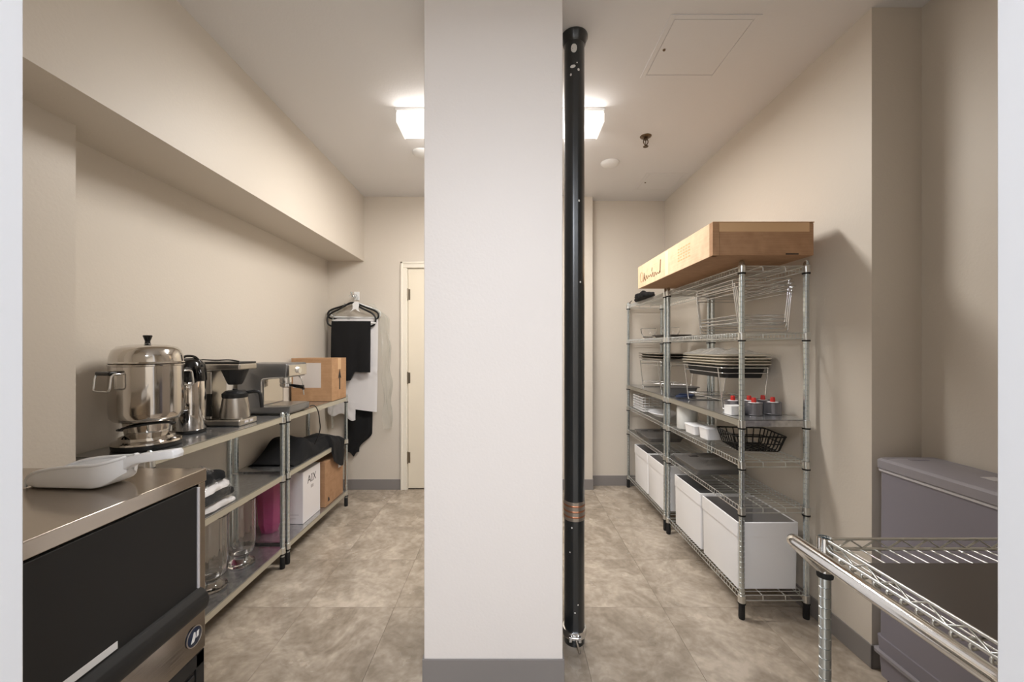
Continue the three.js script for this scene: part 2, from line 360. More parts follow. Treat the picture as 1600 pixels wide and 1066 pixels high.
function accessPanel(x0, x1, d0, d1, label) {
  const t = thing('access_panel', label, 'ceiling panel', (x0 + x1) / 2, CEIL, (d0 + d1) / 2), a = (x1 - x0) / 2, b = (d1 - d0) / 2, f = 0.022, e = 0.0035;
  obj('frame', [box(-a - f, -a, -e, 0, -b - f, b + f, 0.001), box(a, a + f, -e, 0, -b - f, b + f, 0.001), box(-a, a, -e, 0, -b - f, -b, 0.001), box(-a, a, -e, 0, b, b + f, 0.001)], M.ceiling, t);
  obj('panel', box(-a + 0.003, a - 0.003, -0.003, 0, -b + 0.003, b - 0.003, 0.001), M.ceiling, t);
  obj('latch', lathe([[0, -0.007], [0.006, -0.007], [0.007, -0.003]], 12, -a + 0.025, 0, 0), M.bronze, t);
}
accessPanel(0.715, 1.058, 1.70, 2.05, 'large square access panel in ceiling above the shelving unit with white bins');
accessPanel(1.15, 1.44, 3.23, 3.54, 'small access panel in ceiling close to the end wall recess');
function disc(x, d, label) {
  const t = thing('smoke_detector', label, 'detector', x, CEIL, d);
  obj('cover', lathe([[0, -0.024], [0.045, -0.022], [0.062, -0.014], [0.07, -0.006], [0.07, 0]], 32), M.white, t);
}
disc(0.783, 3.03, 'round white ceiling disc beside the bronze sprinkler head'); disc(-0.618, 2.87, 'round white ceiling disc between white pillar and beige soffit');
{
  const t = thing('sprinkler_head', 'bronze fire sprinkler head hanging from the ceiling', 'sprinkler', 0.923, CEIL, 2.65);
  obj('escutcheon', lathe([[0, -0.012], [0.022, -0.012], [0.036, -0.004], [0.038, 0]], 24), M.bronze, t);
  obj('frame', [lathe([[0, -0.024], [0.012, -0.024], [0.012, -0.011], [0, -0.011]], 12), sweep(fillet([V(-0.012, -0.022, 0), V(-0.017, -0.04, 0), V(0, -0.066, 0), V(0.017, -0.04, 0), V(0.012, -0.022, 0)], 0.01), 0.0032, 6), bar(V(0, -0.024, 0), V(0, -0.064, 0), 0.003)], M.bronze, t);
  obj('deflector', lathe([[0, -0.069], [0.017, -0.07], [0.017, -0.067], [0, -0.066]], 16), M.bronze, t);
}

// ---------------------------------------------------------------- shelving
const SX = 0.158, SD = 0.4425;     // half spacing of the posts
function postGeo(h) {
  const p = [[0, 0.052], [0.0125, 0.052]];
  for (let y = 0.08; y < h - 0.04; y += 0.0254) p.push([0.0127, y - 0.0022], [0.0114, y - 0.0012], [0.0114, y + 0.0012], [0.0127, y + 0.0022]);
  p.push([0.0127, h - 0.014], [0.011, h - 0.006], [0.006, h], [0, h]);
  return lathe(p, 12);
}
const footGeo = lathe([[0, 0], [0.0135, 0.001], [0.015, 0.01], [0.0142, 0.07], [0.013, 0.072]], 14);
const collarGeo = lathe([[0.0128, -0.04], [0.0175, -0.038], [0.0165, -0.004], [0.0128, -0.002]], 14);
const ringGeo = lathe([[0.0128, -0.046], [0.0178, -0.046], [0.0178, -0.0385], [0.0128, -0.038]], 14);
function posts(t, h) {
  const g = postGeo(h);
  for (const sx of [-1, 1]) for (const sd of [-1, 1]) {
    const p = obj('post', g.clone(), M.zinc, t); p.position.set(sx * SX, 0, -sd * SD);
    obj('foot', footGeo.clone(), M.rubber, p);
  }
}
function collars(s) {
  for (const sx of [-1, 1]) for (const sd of [-1, 1]) {
    const c = obj('collar', collarGeo, M.wire, s); c.position.set(sx * SX, 0, -sd * SD);
    const r = obj('sleeve', ringGeo, M.rubber, s); r.position.set(sx * SX, 0, -sd * SD);
  }
}
function wireShelf(t, y) {
  const g = [], r = 0.003, lo = -0.031, hx = SX, hd = SD;
  for (const sx of [-1, 1]) for (const yy of [-0.006, lo]) g.push(bar(V(sx * hx, yy, -hd + 0.01), V(sx * hx, yy, hd - 0.01), r, 6));
  for (const sd of [-1, 1]) for (const yy of [-0.006, lo]) g.push(bar(V(-hx + 0.01, yy, sd * hd), V(hx - 0.01, yy, sd * hd), r, 6));
  for (const x of [-0.055, 0.055]) g.push(sweep(fillet([V(x, lo, -hd - 0.003), V(x, -0.007, -hd - 0.003), V(x, -0.007, hd + 0.003), V(x, lo, hd + 0.003)], 0.012), 0.0028, 6));
  const s = obj('shelf', g, M.wire, t); s.position.y = y;
  const w = [];
  for (let d = -hd + 0.025; d < hd - 0.015; d += 0.0253) w.push(sweep([V(-hx - 0.003, lo, d), V(-hx - 0.003, -0.004, d), V(-hx, -0.002, d), V(hx, -0.002, d), V(hx + 0.003, -0.004, d), V(hx + 0.003, lo, d)], 0.0019, 5, false, false));
  stuff(obj('wire_deck', w, M.wire, s));
  collars(s); return s;
}
function solidShelf(t, y, edge = M.galvEdge) {
  const hx = SX + 0.006, hd = SD + 0.004;
  const s = obj('shelf', box(-hx, hx, -0.003, 0, -hd, hd), M.galv, t); s.position.y = y;
  obj('edge', box(-hx, -hx + 0.003, -0.034, 0.0005, -hd, hd, 0.001), edge, s); obj('edge', box(hx - 0.003, hx, -0.034, 0.0005, -hd, hd, 0.001), edge, s);
  obj('end_edge', box(-hx, hx, -0.034, 0.0005, -hd, -hd + 0.003, 0.001), M.galv, s); obj('end_edge', box(-hx, hx, -0.034, 0.0005, hd - 0.003, hd, 0.001), M.galv, s);
  collars(s); return s;
}
const LXC = -1.353 - SX, LTOP = 0.915, LMID = 0.565, LBOT = 0.13;
const LA = 1.9425, LB = 2.8825;
for (const [d, label] of [[LA, 'low galvanised steel shelving unit carrying the coffee urn and glass vases'], [LB, 'low galvanised steel shelving unit carrying the espresso machine and cartons']]) {
  const t = thing('steel_shelving_unit', label, 'shelving', LXC, 0, d, 0, 'shelving units');
  posts(t, 0.94); for (const y of [LTOP, LMID, LBOT]) solidShelf(t, y);
}
const RXC = 1.148 + SX, RA = 1.945 + SD, RB = 2.885 + SD;
const RS = [1.735, 1.405, 0.975, 0.775, 0.55, 0.12];
for (const [d, label] of [[RA, 'tall chrome wire shelving unit holding fuel cans and black wire basket'], [RB, 'tall chrome wire shelving unit standing next to the end wall recess']]) {
  const t = thing('wire_shelving_unit', label, 'shelving', RXC, 0, d, 0, 'shelving units');
  posts(t, 1.757); RS.forEach((y, i) => i === 2 ? solidShelf(t, y, std(0x9b968a, 0.5, { metalness: 0.3 })) : wireShelf(t, y));
}

// ---------------------------------------------------------------- ice machine and scoop
const font = await new FontLoader().loadAsync('fonts/droid/droid_sans_regular.typeface.json');
{
  const x0 = -1.56, x1 = -0.85, d0 = 0.525, d1 = 1.12, H = 0.99;
  const t = thing('ice_machine', 'stainless steel undercounter ice machine with black sliding door', 'ice machine', 0, 0, 0);
  obj('cabinet', box(x0, x1 - 0.012, 0.15, H - 0.03, d0 + 0.005, d1 - 0.005, 0.004), M.steel, t);
  obj('top_panel', [box(x0, x1 + 0.002, H - 0.036, H, d0, d1, 0.004)], M.steel, t);
  obj('front_frame', [box(x1 - 0.012, x1, 0.64, H - 0.036, d1 - 0.026, d1 - 0.003, 0.003), box(x1 - 0.012, x1, 0.64, H - 0.036, d0 + 0.003, d0 + 0.026, 0.003)], M.steel, t);
  obj('edge_strip', [box(x1 - 0.006, x1 + 0.004, 0.66, H - 0.044, d1 - 0.034, d1 - 0.027, 0.002)], M.bright, t);
  const door = obj('door', box(x1 - 0.01, x1 + 0.002, 0.65, H - 0.04, d0 + 0.028, d1 - 0.036, 0.002), std(0x131211, 0.6), t);
  const lip = new THREE.Shape(); lip.moveTo(0, 0.668); lip.quadraticCurveTo(0.03, 0.664, 0.034, 0.64); lip.quadraticCurveTo(0.034, 0.618, 0.02, 0.612); lip.lineTo(0, 0.612);
  const lg = new THREE.ExtrudeGeometry(lip, { depth: d1 - d0 - 0.056, bevelEnabled: true, bevelSize: 0.006, bevelThickness: 0.006, bevelSegments: 3, curveSegments: 10 });
  lg.translate(x1 - 0.012, 0, -(d1 - 0.028));
  obj('door_handle', toCreasedNormals(lg, 0.6), std(0x121110, 0.62), door);
  obj('label_strip', box(x1 + 0.002, x1 + 0.0032, 0.676, 0.692, 0.7, 0.862), M.white, door);
  const fp = obj('front_panel', box(x1 - 0.012, x1, 0.49, 0.64, d0 + 0.003, d1 - 0.003, 0.003), M.steel, t);
  const em = obj('emblem', [lathe([[0, 0.004], [0.022, 0.004], [0.026, 0.0025], [0.026, 0]], 32).rotateZ(-Math.PI / 2).translate(x1, 0.547, -1.074)], M.emblem, fp);
  obj('emblem_rim', [sweep(Array.from({ length: 32 }, (_, i) => V(x1 + 0.003, 0.547 + Math.sin(i / 32 * 6.2832) * 0.0255, 1.074 + Math.cos(i / 32 * 6.2832) * 0.0255)), 0.0014, 6, true)], M.bandSteel, em);
  const sh = [];
  for (const [pts] of [[[[-0.014, -0.012], [-0.004, 0.014], [0.001, 0.012], [0.002, -0.002], [-0.004, -0.012]]], [[[0.004, -0.006], [0.006, 0.01], [0.014, 0.011], [0.012, -0.004]]]]) {
    const s = new THREE.Shape(pts.map(([a, b]) => new THREE.Vector2(a, b))); const g = new THREE.ExtrudeGeometry(s, { depth: 0.0006, bevelEnabled: false }); g.rotateY(Math.PI / 2); g.translate(x1 + 0.0042, 0.547, -1.074); sh.push(g);
  }
  obj('emblem_mark', sh, M.white, em);
  const gr = obj('grille', [box(x1 - 0.014, x1 - 0.006, 0.17, 0.488, d0 + 0.006, d1 - 0.006, 0.002)], M.black, t);
  for (let k = 0; k < 9; k++) { const y = 0.2 + k * 0.028; obj('louver', box(x1 - 0.008, x1 - 0.001, y, y + 0.014, d0 + 0.04, d1 - 0.04, 0.002), M.black, gr); }
  obj('grille_border', [box(x1 - 0.008, x1 - 0.001, 0.45, 0.488, d0 + 0.006, d1 - 0.006, 0.002), box(x1 - 0.008, x1 - 0.001, 0.17, 0.488, d1 - 0.035, d1 - 0.006, 0.002)], M.black, gr);
  for (const x of [x0 + 0.05, x1 - 0.06]) for (const d of [d0 + 0.05, d1 - 0.05]) obj('leg', lathe([[0, 0], [0.024, 0], [0.022, 0.02], [0.016, 0.03], [0.019, 0.152], [0, 0.152]], 16, x, 0, d), M.steelSatin, t);
}
{
  // scoop: x runs from the tip (0) to the back of the bowl (L), open side up
  const t = thing('ice_scoop', 'white plastic ice scoop lying on the ice machine', 'scoop', -1.026, 0.9905, 0.985, -0.06);
  const L = 0.235, Wd = 0.047, th = 0.0028;
  const f = (off) => (u, v) => {
    const s = u * L, e = u;                                    // u 0 tip .. 1 back
    const side = 0.06 * Math.pow(1 - Math.pow(1 - e, 4), 0.42) * (0.8 + 0.2 * e) + 0.0005;
    const w = Wd * Math.min(1, 0.72 + e * 1.6) * (e > 0.76 ? Math.sqrt(Math.max(0, 1 - Math.pow((e - 0.76) / 0.243, 2))) * 0.9 + 0.1 : 1);
    const hh = side;
    const a = (v - 0.5) * 2, k = Math.abs(a);
    const bx = w * Math.sin(Math.min(1, k * 1.25) * Math.PI / 2) * Math.sign(a);
    let by = k < 0.55 ? 0.004 * Math.pow(k / 0.55, 2) : 0.004 + (hh - 0.004) * Math.pow((k - 0.55) / 0.45, 0.9);
    by = Math.max(0.0005, by) + (e > 0.74 ? Math.pow((e - 0.74) / 0.26, 2.2) * 0.05 * (1 - k * 0.8) : 0);
    return new THREE.Vector3(s - 0.14, by + off, bx * (1 - (off ? 0.03 : 0)));
  };
  obj('bowl', [grid(f(0), 40, 32), grid(f(th), 40, 32)], M.whitePlastic, t);
  const rim = []; for (const v of [0, 1]) { const p = []; for (let i = 0; i <= 40; i++) p.push(f(th / 2)(i / 40, v)); rim.push(sweep(p, 0.0038, 8)); }
  obj('rim', rim, M.whitePlastic, t);
  const h = new THREE.Shape(); h.moveTo(0.07, 0.058); h.quadraticCurveTo(0.095, 0.068, 0.12, 0.074); h.lineTo(0.215, 0.088); h.quadraticCurveTo(0.222, 0.084, 0.218, 0.074); h.lineTo(0.128, 0.06); h.quadraticCurveTo(0.105, 0.054, 0.09, 0.042);
  const hg = new THREE.ExtrudeGeometry(h, { depth: 0.022, bevelEnabled: true, bevelSize: 0.003, bevelThickness: 0.004, bevelSegments: 3, curveSegments: 8 }); hg.translate(0, 0, -0.011);
  obj('handle', toCreasedNormals(hg, 0.7), M.whitePlastic, t);
}

// ---------------------------------------------------------------- things on the steel shelves
{
  const t = thing('coffee_urn', 'large polished steel coffee urn with black knob and side handle', 'urn', -1.512, LTOP, 1.667);
  obj('base', lathe([[0, 0.0005], [0.1, 0.0005], [0.112, 0.004], [0.114, 0.018], [0.108, 0.022], [0, 0.022]], 48), M.black, t);
  obj('drip_ring', lathe([[0.112, 0.019], [0.116, 0.022], [0.113, 0.029], [0.1, 0.032], [0.092, 0.036], [0.09, 0.047], [0.075, 0.053], [0.066, 0.058]], 56), M.steelPolish, t);
  obj('pedestal', lathe([[0.066, 0.05], [0.072, 0.058], [0.075, 0.075], [0.08, 0.112], [0.09, 0.114]], 48), M.steelPolish, t);
  const body = [[0.05, 0.108], [0.088, 0.11], [0.107, 0.117], [0.117, 0.131], [0.12, 0.15], [0.12, 0.338], [0.123, 0.34], [0.1235, 0.345], [0.12, 0.348]];
  obj('body', lathe(body, 64), M.steelPolish, t);
  const lid = obj('lid', lathe([[0.1215, 0.3495], [0.1235, 0.352], [0.119, 0.357], [0.1175, 0.378], [0.111, 0.402], [0.095, 0.418], [0.06, 0.426], [0, 0.43]], 64), M.steelPolish, t);
  obj('knob', [lathe([[0, 0.43], [0.011, 0.43], [0.009, 0.436], [0.009, 0.442], [0.016, 0.463], [0.014, 0.466], [0, 0.466]], 24)], M.blackGloss, lid);
  for (const s of [1, -1]) {
    const a = s > 0 ? 0.12 : 0.02, ca = Math.cos(a), sa = Math.sin(a);
    const q = (x, y, z) => new THREE.Vector3(x, y, z);
    const h = obj('handle', [sweep(fillet([q(-0.043, 0.312, 0.105), q(-0.043, 0.312, 0.15), q(-0.043, 0.245, 0.158), q(0.043, 0.245, 0.158), q(0.043, 0.312, 0.15), q(0.043, 0.312, 0.105)], 0.016), 0.0042, 8)], M.chrome, t);
    h.rotation.y = s > 0 ? -0.25 : Math.PI - 0.25;
    obj('grip', [new RoundedBoxGeometry(0.078, 0.016, 0.046, 2, 0.006).translate(0, 0.314, 0.134)], M.blackGloss, h);
  }
  const sp = obj('spigot', [bar(new THREE.Vector3(0.1, 0.125, 0), new THREE.Vector3(0.142, 0.125, 0), 0.009, 10), bar(new THREE.Vector3(0.14, 0.13, 0), new THREE.Vector3(0.14, 0.085, 0), 0.011, 12)], M.blackGloss, t); sp.rotation.y = 1.15;
  const cp = []; for (let i = 0; i <= 90; i++) { const a = 2.2 + i / 90 * 7.6, r = 0.087 + 0.006 * Math.sin(i * 0.31); cp.push(new THREE.Vector3(Math.cos(a) * r, 0.078 + 0.02 * Math.sin(a * 1.07 + 0.5) + i * 0.00012, Math.sin(a) * r)); }
  obj('cord', sweep(cp, 0.0042, 6), M.black, t);
}
{
  const t = thing('airpot', 'tall chrome airpot with black pump lid', 'airpot', -1.552, LTOP + 0.001, 1.937);
  obj('body', lathe([[0, 0.012], [0.062, 0.012], [0.066, 0.018], [0.066, 0.262], [0.062, 0.268]], 40), M.steelPolish, t);
  obj('foot_ring', lathe([[0, 0], [0.064, 0], [0.067, 0.004], [0.066, 0.013], [0, 0.013]], 40), M.black, t);
  obj('lid', lathe([[0.0675, 0.25], [0.069, 0.256], [0.067, 0.3], [0.06, 0.335], [0.045, 0.354], [0.02, 0.362], [0, 0.363]], 40), M.blackGloss, t);
  obj('spout', [sweep([new THREE.Vector3(0.04, 0.318, 0.02), new THREE.Vector3(0.075, 0.31, 0.04), new THREE.Vector3(0.084, 0.288, 0.045), new THREE.Vector3(0.084, 0.26, 0.045)], 0.013, 10)], M.blackGloss, t);
  obj('handle', sweep(fillet([new THREE.Vector3(-0.069, 0.29, -0.02), new THREE.Vector3(-0.05, 0.372, -0.02), new THREE.Vector3(0.03, 0.372, 0.0), new THREE.Vector3(0.062, 0.32, 0.0)], 0.03), 0.006, 8), M.blackGloss, t);
}
{
  const d0 = -0.07, d1 = 0.078, t = thing('coffee_maker', 'black and silver drip coffee maker with steel carafe', 'coffee maker', -1.52, LTOP, 2.145);
  const base = obj('base', box(-0.135, 0.118, 0, 0.033, d0, d1, 0.008), M.steelSatin, t);
  obj('base_foot', box(-0.13, 0.115, 0, 0.006, d0 - 0.001, d1 + 0.001), M.black, base);
  obj('switch', [box(0.117, 0.12, 0.012, 0.024, -0.03, 0.0, 0.001), box(0.117, 0.12, 0.012, 0.024, 0.012, 0.04, 0.001)], M.bright, base);
  obj('tower', box(-0.132, -0.04, 0.033, 0.29, -0.055, 0.062, 0.008), M.steelSatin, t);
  obj('tank_window', box(-0.131, -0.039, 0.05, 0.17, -0.0565, -0.05, 0.002), std(0x1c1a17, 0.2), t);
  const head = obj('head', box(-0.135, 0.118, 0.296, 0.33, d0, d1, 0.009), M.steelSatin, t);
  obj('head_top', box(-0.132, 0.115, 0.329, 0.338, d0 + 0.002, d1 - 0.002, 0.004), M.black, head);
  obj('filter_basket', lathe([[0, 0.215], [0.03, 0.215], [0.036, 0.222], [0.062, 0.29], [0.064, 0.297], [0, 0.297]], 36, 0.045, 0, 0.004), std(0x17181a, 0.5), t);
  obj('cord', sweep(fillet([V(-0.13, 0.338, -0.06), V(-0.1, 0.352, -0.062), V(-0.02, 0.346, -0.05), V(0.05, 0.35, -0.045), V(0.09, 0.34, -0.03)], 0.03), 0.0035, 6), M.black, t);
  const c = thing('coffee_carafe', 'brushed steel carafe with black lid and handle under the filter basket', 'carafe', -1.475, LTOP + 0.0335, 2.149);
  obj('body', lathe([[0, 0], [0.066, 0], [0.071, 0.006], [0.071, 0.02], [0.064, 0.07], [0.056, 0.118], [0, 0.118]], 40), M.steelSatin, c);
  obj('lid', lathe([[0.057, 0.11], [0.061, 0.118], [0.061, 0.134], [0.045, 0.148], [0.012, 0.152], [0.012, 0.158], [0, 0.158]], 36), std(0x17181a, 0.45), c);
  obj('handle', sweep(fillet([V(0.05, 0.136, 0.02), V(0.098, 0.142, 0.038), V(0.108, 0.128, 0.044), V(0.115, 0.05, 0.048)], 0.02), 0.0095, 8), std(0x17181a, 0.45), c);
}
{
  const X0 = -1.655, X1 = -1.335, W = 0.238;
  const t = thing('espresso_machine', 'silver espresso machine standing by the cardboard box', 'espresso machine', -1.49, LTOP, 2.548);
  const L = X0 + 1.49, R = X1 + 1.49;
  const s = new THREE.Shape(); const q = (a) => a;
  s.moveTo(L + 0.02, 0.012); s.lineTo(R - 0.005, 0.012); s.lineTo(R, 0.02); s.lineTo(R, 0.048); s.lineTo(L + 0.16, 0.048); s.quadraticCurveTo(L + 0.146, 0.05, L + 0.146, 0.064); s.lineTo(L + 0.146, 0.205); s.quadraticCurveTo(L + 0.148, 0.222, L + 0.165, 0.224);
  s.lineTo(R - 0.03, 0.232); s.lineTo(R - 0.02, 0.305); s.quadraticCurveTo(R - 0.022, 0.312, R - 0.03, 0.312); s.lineTo(L + 0.03, 0.312); s.quadraticCurveTo(L + 0.008, 0.31, L + 0.006, 0.29); s.lineTo(L, 0.03); s.quadraticCurveTo(L + 0.004, 0.014, L + 0.02, 0.012);
  const g = new THREE.ExtrudeGeometry(s, { depth: W - 0.01, bevelEnabled: true, bevelSize: 0.004, bevelThickness: 0.005, bevelSegments: 3, curveSegments: 10 }); g.translate(0, 0, -(W - 0.01) / 2);
  obj('body', toCreasedNormals(g, 0.5), M.machineGrey, t);
  obj('side_trim', sweep(fillet([V(R + 0.0, 0.05, -W / 2 - 0.0), V(L + 0.148, 0.05, -W / 2), V(L + 0.148, 0.222, -W / 2), V(R - 0.035, 0.23, -W / 2)], 0.02), 0.004, 8), M.chrome, t);
  const fp = obj('control_panel', box(R - 0.02, R - 0.008, 0.236, 0.306, -W / 2 + 0.012, W / 2 - 0.012, 0.004), M.steelPolish, t);
  obj('gauge', lathe([[0, 0.012], [0.02, 0.012], [0.023, 0.008], [0.023, 0]], 24).rotateZ(-Math.PI / 2).translate(R - 0.009, 0.27, 0), M.chrome, fp);
  obj('back_splash', box(L + 0.15, L + 0.154, 0.06, 0.215, -W / 2 + 0.016, W / 2 - 0.016, 0.002), M.steelPolish, t);
  obj('group_head', [lathe([[0, 0.185], [0.03, 0.185], [0.034, 0.19], [0.034, 0.226], [0, 0.226]], 28, R - 0.09, 0, 0.0)], M.chrome, t);
  const pf = obj('portafilter', lathe([[0, 0.155], [0.02, 0.158], [0.032, 0.166], [0.034, 0.184], [0, 0.184]], 28, R - 0.09, 0, 0), M.chrome, t);
  obj('grip', sweep([V(R - 0.06, 0.174, 0.0), V(R - 0.03, 0.168, 0.0), V(R + 0.02, 0.158, 0.01)], (k) => 0.008 + 0.004 * k, 10), M.blackGloss, pf);
  obj('steam_wand', [sweep(fillet([V(R - 0.05, 0.226, 0.085), V(R - 0.03, 0.2, 0.09), V(R - 0.02, 0.1, 0.092)], 0.02), 0.004, 8)], M.chrome, t);
  obj('wand_sleeve', [sweep([V(R - 0.026, 0.165, 0.091), V(R - 0.0225, 0.135, 0.0915)], 0.008, 8)], M.black, t);
  obj('drip_tray', [box(L + 0.155, R - 0.006, 0.0525, 0.056, -W / 2 + 0.012, W / 2 - 0.012, 0.001)], M.steelSatin, t);
  for (const x of [L + 0.04, R - 0.03]) for (const d of [-0.09, 0.09]) obj('foot', lathe([[0, 0], [0.013, 0], [0.015, 0.009], [0, 0.009]], 14, x, 0, d), M.rubber, t);
  const k = []; for (let i = 0; i <= 20; i++) k.push(new THREE.Vector3()); 
  obj('cord', sweep(fillet([V(R + 0.008, 0.02, 0.118), V(R + 0.022, 0.024, 0.15), V(R + 0.03, -0.02, 0.19), V(R + 0.032, -0.16, 0.22), V(R - 0.02, -0.265, 0.24)], 0.04), 0.0035, 6), M.black, t);
}
// cardboard boxes: shell with separate closing flaps and tape
function carton(name, label, cat, x0, x1, y0, h, d0, d1, m, extra) {
  const cx = (x0 + x1) / 2, cd = (d0 + d1) / 2, t = thing(name, label, cat, cx, y0, cd), a = (x1 - x0) / 2, b = (d1 - d0) / 2;
  obj('box_body', box(-a, a, 0, h - 0.004, -b, b, 0.004), m, t);
  const f = obj('top_flap', box(-a, -0.001, h - 0.004, h, -b + 0.001, b - 0.001, 0.0012), m, t);
  obj('top_flap', box(0.001, a, h - 0.004, h, -b + 0.001, b - 0.001, 0.0012), m, t);
  if (extra) extra(t, a, b, h); return t;
}
carton('cardboard_box', 'brown cardboard box with paper label and black arrow beside espresso machine', 'box', -1.655, -1.342, LTOP + 0.001, 0.33, 3.035, 3.30, M.kraft, (t, a, b, h) => {
  obj('paper_label', box(-a + 0.015, a - 0.085, h - 0.225, h - 0.035, -b - 0.0008, -b), M.paper, t);
  obj('tape', box(-a + 0.004, a + 0.0006, h - 0.0005, h + 0.0006, -0.03, 0.03), M.tape, t);
  obj('tape', box(a, a + 0.0008, h - 0.09, h, -0.03, 0.03), M.tape, t);
  const s = new THREE.Shape(); for (const [i, p] of [[-0.01, 0.08], [0.01, 0.08], [0.01, 0.175], [0.03, 0.165], [0, 0.245], [-0.03, 0.165], [-0.01, 0.175]].entries()) i ? s.lineTo(...p) : s.moveTo(...p);
  const g = new THREE.ExtrudeGeometry(s, { depth: 0.0006, bevelEnabled: false }); g.rotateY(Math.PI / 2); g.translate(a + 0.0001, 0, -0.005); obj('printed_arrow', g, M.ink, t);
});
carton('white_carton', 'white carton printed AIX on the bottom shelf', 'box', -1.655, -1.385, LBOT + 0.001, 0.35, 2.69, 2.935, M.cartonWhite, (t, a, b, h) => {
  const g = new TextGeometry('AIX', { font, size: 0.052, depth: 0.0006, curveSegments: 4 }); g.computeBoundingBox(); g.scale(1.12, 1, 1);
  g.rotateY(Math.PI / 2); g.translate(a + 0.0001, 0.255, 0.066); obj('lettering', g, M.ink, t);
  obj('small_print', [box(a, a + 0.0007, 0.21, 0.232, -0.018, 0.018), ], std(0xb9b3b2, 0.7), t);
  obj('small_print', [box(-0.02, a - 0.03, 0.06, 0.064, -b - 0.0006, -b), box(-0.02, a - 0.05, 0.035, 0.038, -b - 0.0006, -b)], std(0xc2bdbd, 0.7), t);
});
carton('cardboard_box', 'brown cardboard carton next to the white carton on bottom shelf', 'box', -1.655, -1.362, LBOT + 0.001, 0.338, 2.965, 3.285, M.kraftDull, (t, a, b, h) => {
  obj('sticker', box(a, a + 0.0007, h - 0.11, h - 0.04, 0.07, 0.135), M.white, t);
  obj('printed_symbol', [box(a, a + 0.0006, 0.03, 0.036, -0.12, -0.085), box(a, a + 0.0006, 0.036, 0.06, -0.115, -0.1), box(a, a + 0.0006, 0.036, 0.052, -0.098, -0.09)], M.ink, t);
});
// glass vases
function vase(x, d, s, label) {
  const t = thing('glass_vase', label, 'vase', x, LBOT + 0.0008, d, 0, 'clear glass vases');
  const o = [[0, 0], [0.06, 0], [0.066, 0.006], [0.064, 0.014], [0.045, 0.026], [0.034, 0.038], [0.036, 0.05], [0.056, 0.066], [0.066, 0.09], [0.068, 0.13], [0.068, 0.352], [0.0705, 0.36], [0.068, 0.362], [0.064, 0.352], [0.064, 0.13], [0.062, 0.094], [0.05, 0.072], [0.025, 0.062], [0, 0.06]];
  obj('vase_body', lathe(o.map(([r, y]) => [r * s, y]), 56), M.glass, t); return t;
}
vase(-1.475, 2.2, 1, 'clear glass hurricane vase beside the pink glass vase');
vase(-1.475, 1.975, 1.05, 'clear glass hurricane vase beside the ice machine');
{
  const t = thing('pink_vase', 'faceted pink glass vase beside the white carton', 'vase', -1.55, LBOT + 0.0008, 2.59);
  const g = new THREE.LatheGeometry([[0, 0], [0.045, 0], [0.05, 0.006], [0.066, 0.06], [0.07, 0.12], [0.083, 0.33], [0.08, 0.33], [0.066, 0.12], [0.06, 0.06], [0.044, 0.014], [0, 0.012]].map(([r, y]) => new THREE.Vector2(Math.max(r, 1e-5), y)), 8).toNonIndexed();
  g.computeVertexNormals(); obj('vase_body', g, M.pink, t);
}
// folded cloths in a clear bag
function slab(w, l, h, seedv, bulge = 0.3) {
  const g = new RoundedBoxGeometry(w, h, l, 8, h * 0.48); const p = g.attributes.position;
  const q = new THREE.BoxGeometry(w, h, l, 18, 4, 18), P = q.attributes.position;
  for (let i = 0; i < P.count; i++) {
    let x = P.getX(i), y = P.getY(i), z = P.getZ(i); const ex = Math.pow(Math.abs(x) / (w / 2), 6), ez = Math.pow(Math.abs(z) / (l / 2), 6);
    y *= 1 - 0.55 * Math.max(ex, ez); x *= 1 - 0.08 * ez; z *= 1 - 0.08 * ex;
    const k = N(x * 22 + seedv, y * 30, z * 22); x += k * 0.012; z += N(x * 20, seedv, z * 18) * 0.012; if (y > 0) y += k * 0.012 + bulge * 0.02 * (1 - ex) * (1 - ez);
    P.setXYZ(i, x, Math.max(y, -h / 2), z);
  }
  q.computeVertexNormals(); q.translate(0, h / 2, 0); return toCreasedNormals(q, 1.2);
}
{
  let y = LMID + 0.0008; const lay = [[0.034, M.whiteCloth, 'white folded cloth at the bottom of bagged pile', 0.2], [0.04, M.blackCloth, 'black folded cloth between white cloths in pile', 0.2], [0.034, M.whiteCloth, 'white folded cloth in the middle of bagged pile', 0.19], [0.05, M.blackCloth, 'black folded cloth on top of bagged pile', 0.17]];
  for (const [h, m, l, w] of lay) { const o = thing('folded_cloth', l + ' by ice machine', 'cloth', -1.455 + (0.2 - w) * -0.3, y, 1.86 - (0.2 - w) * 0.5, rr(-0.12, 0.12), 'folded cloths in a bag'); obj('cloth_body', slab(w, w * 1.3, h, y * 17), m, o); y += h + 0.003; }
  const b = thing('plastic_bag', 'crumpled clear plastic bag over the folded cloths', 'bag', -1.455, LMID + 0.001, 1.86);
  obj('bag_film', grid((u, v) => {
    const a = u * Math.PI * 2, r = (v < 0.5 ? 0.145 : 0.145 * (1 - (v - 0.5) * 1.75)) * (1 + 0.12 * N(Math.cos(a) * 3, v * 6, Math.sin(a) * 3));
    const yy = v * 0.2 + 0.02 * N(Math.cos(a) * 5, v * 9 + 4, Math.sin(a) * 5) * smooth(0, 0.2, v); return new THREE.Vector3(Math.cos(a) * r * 0.8, yy, Math.sin(a) * r);
  }, 60, 24), M.filmClear, b);
}
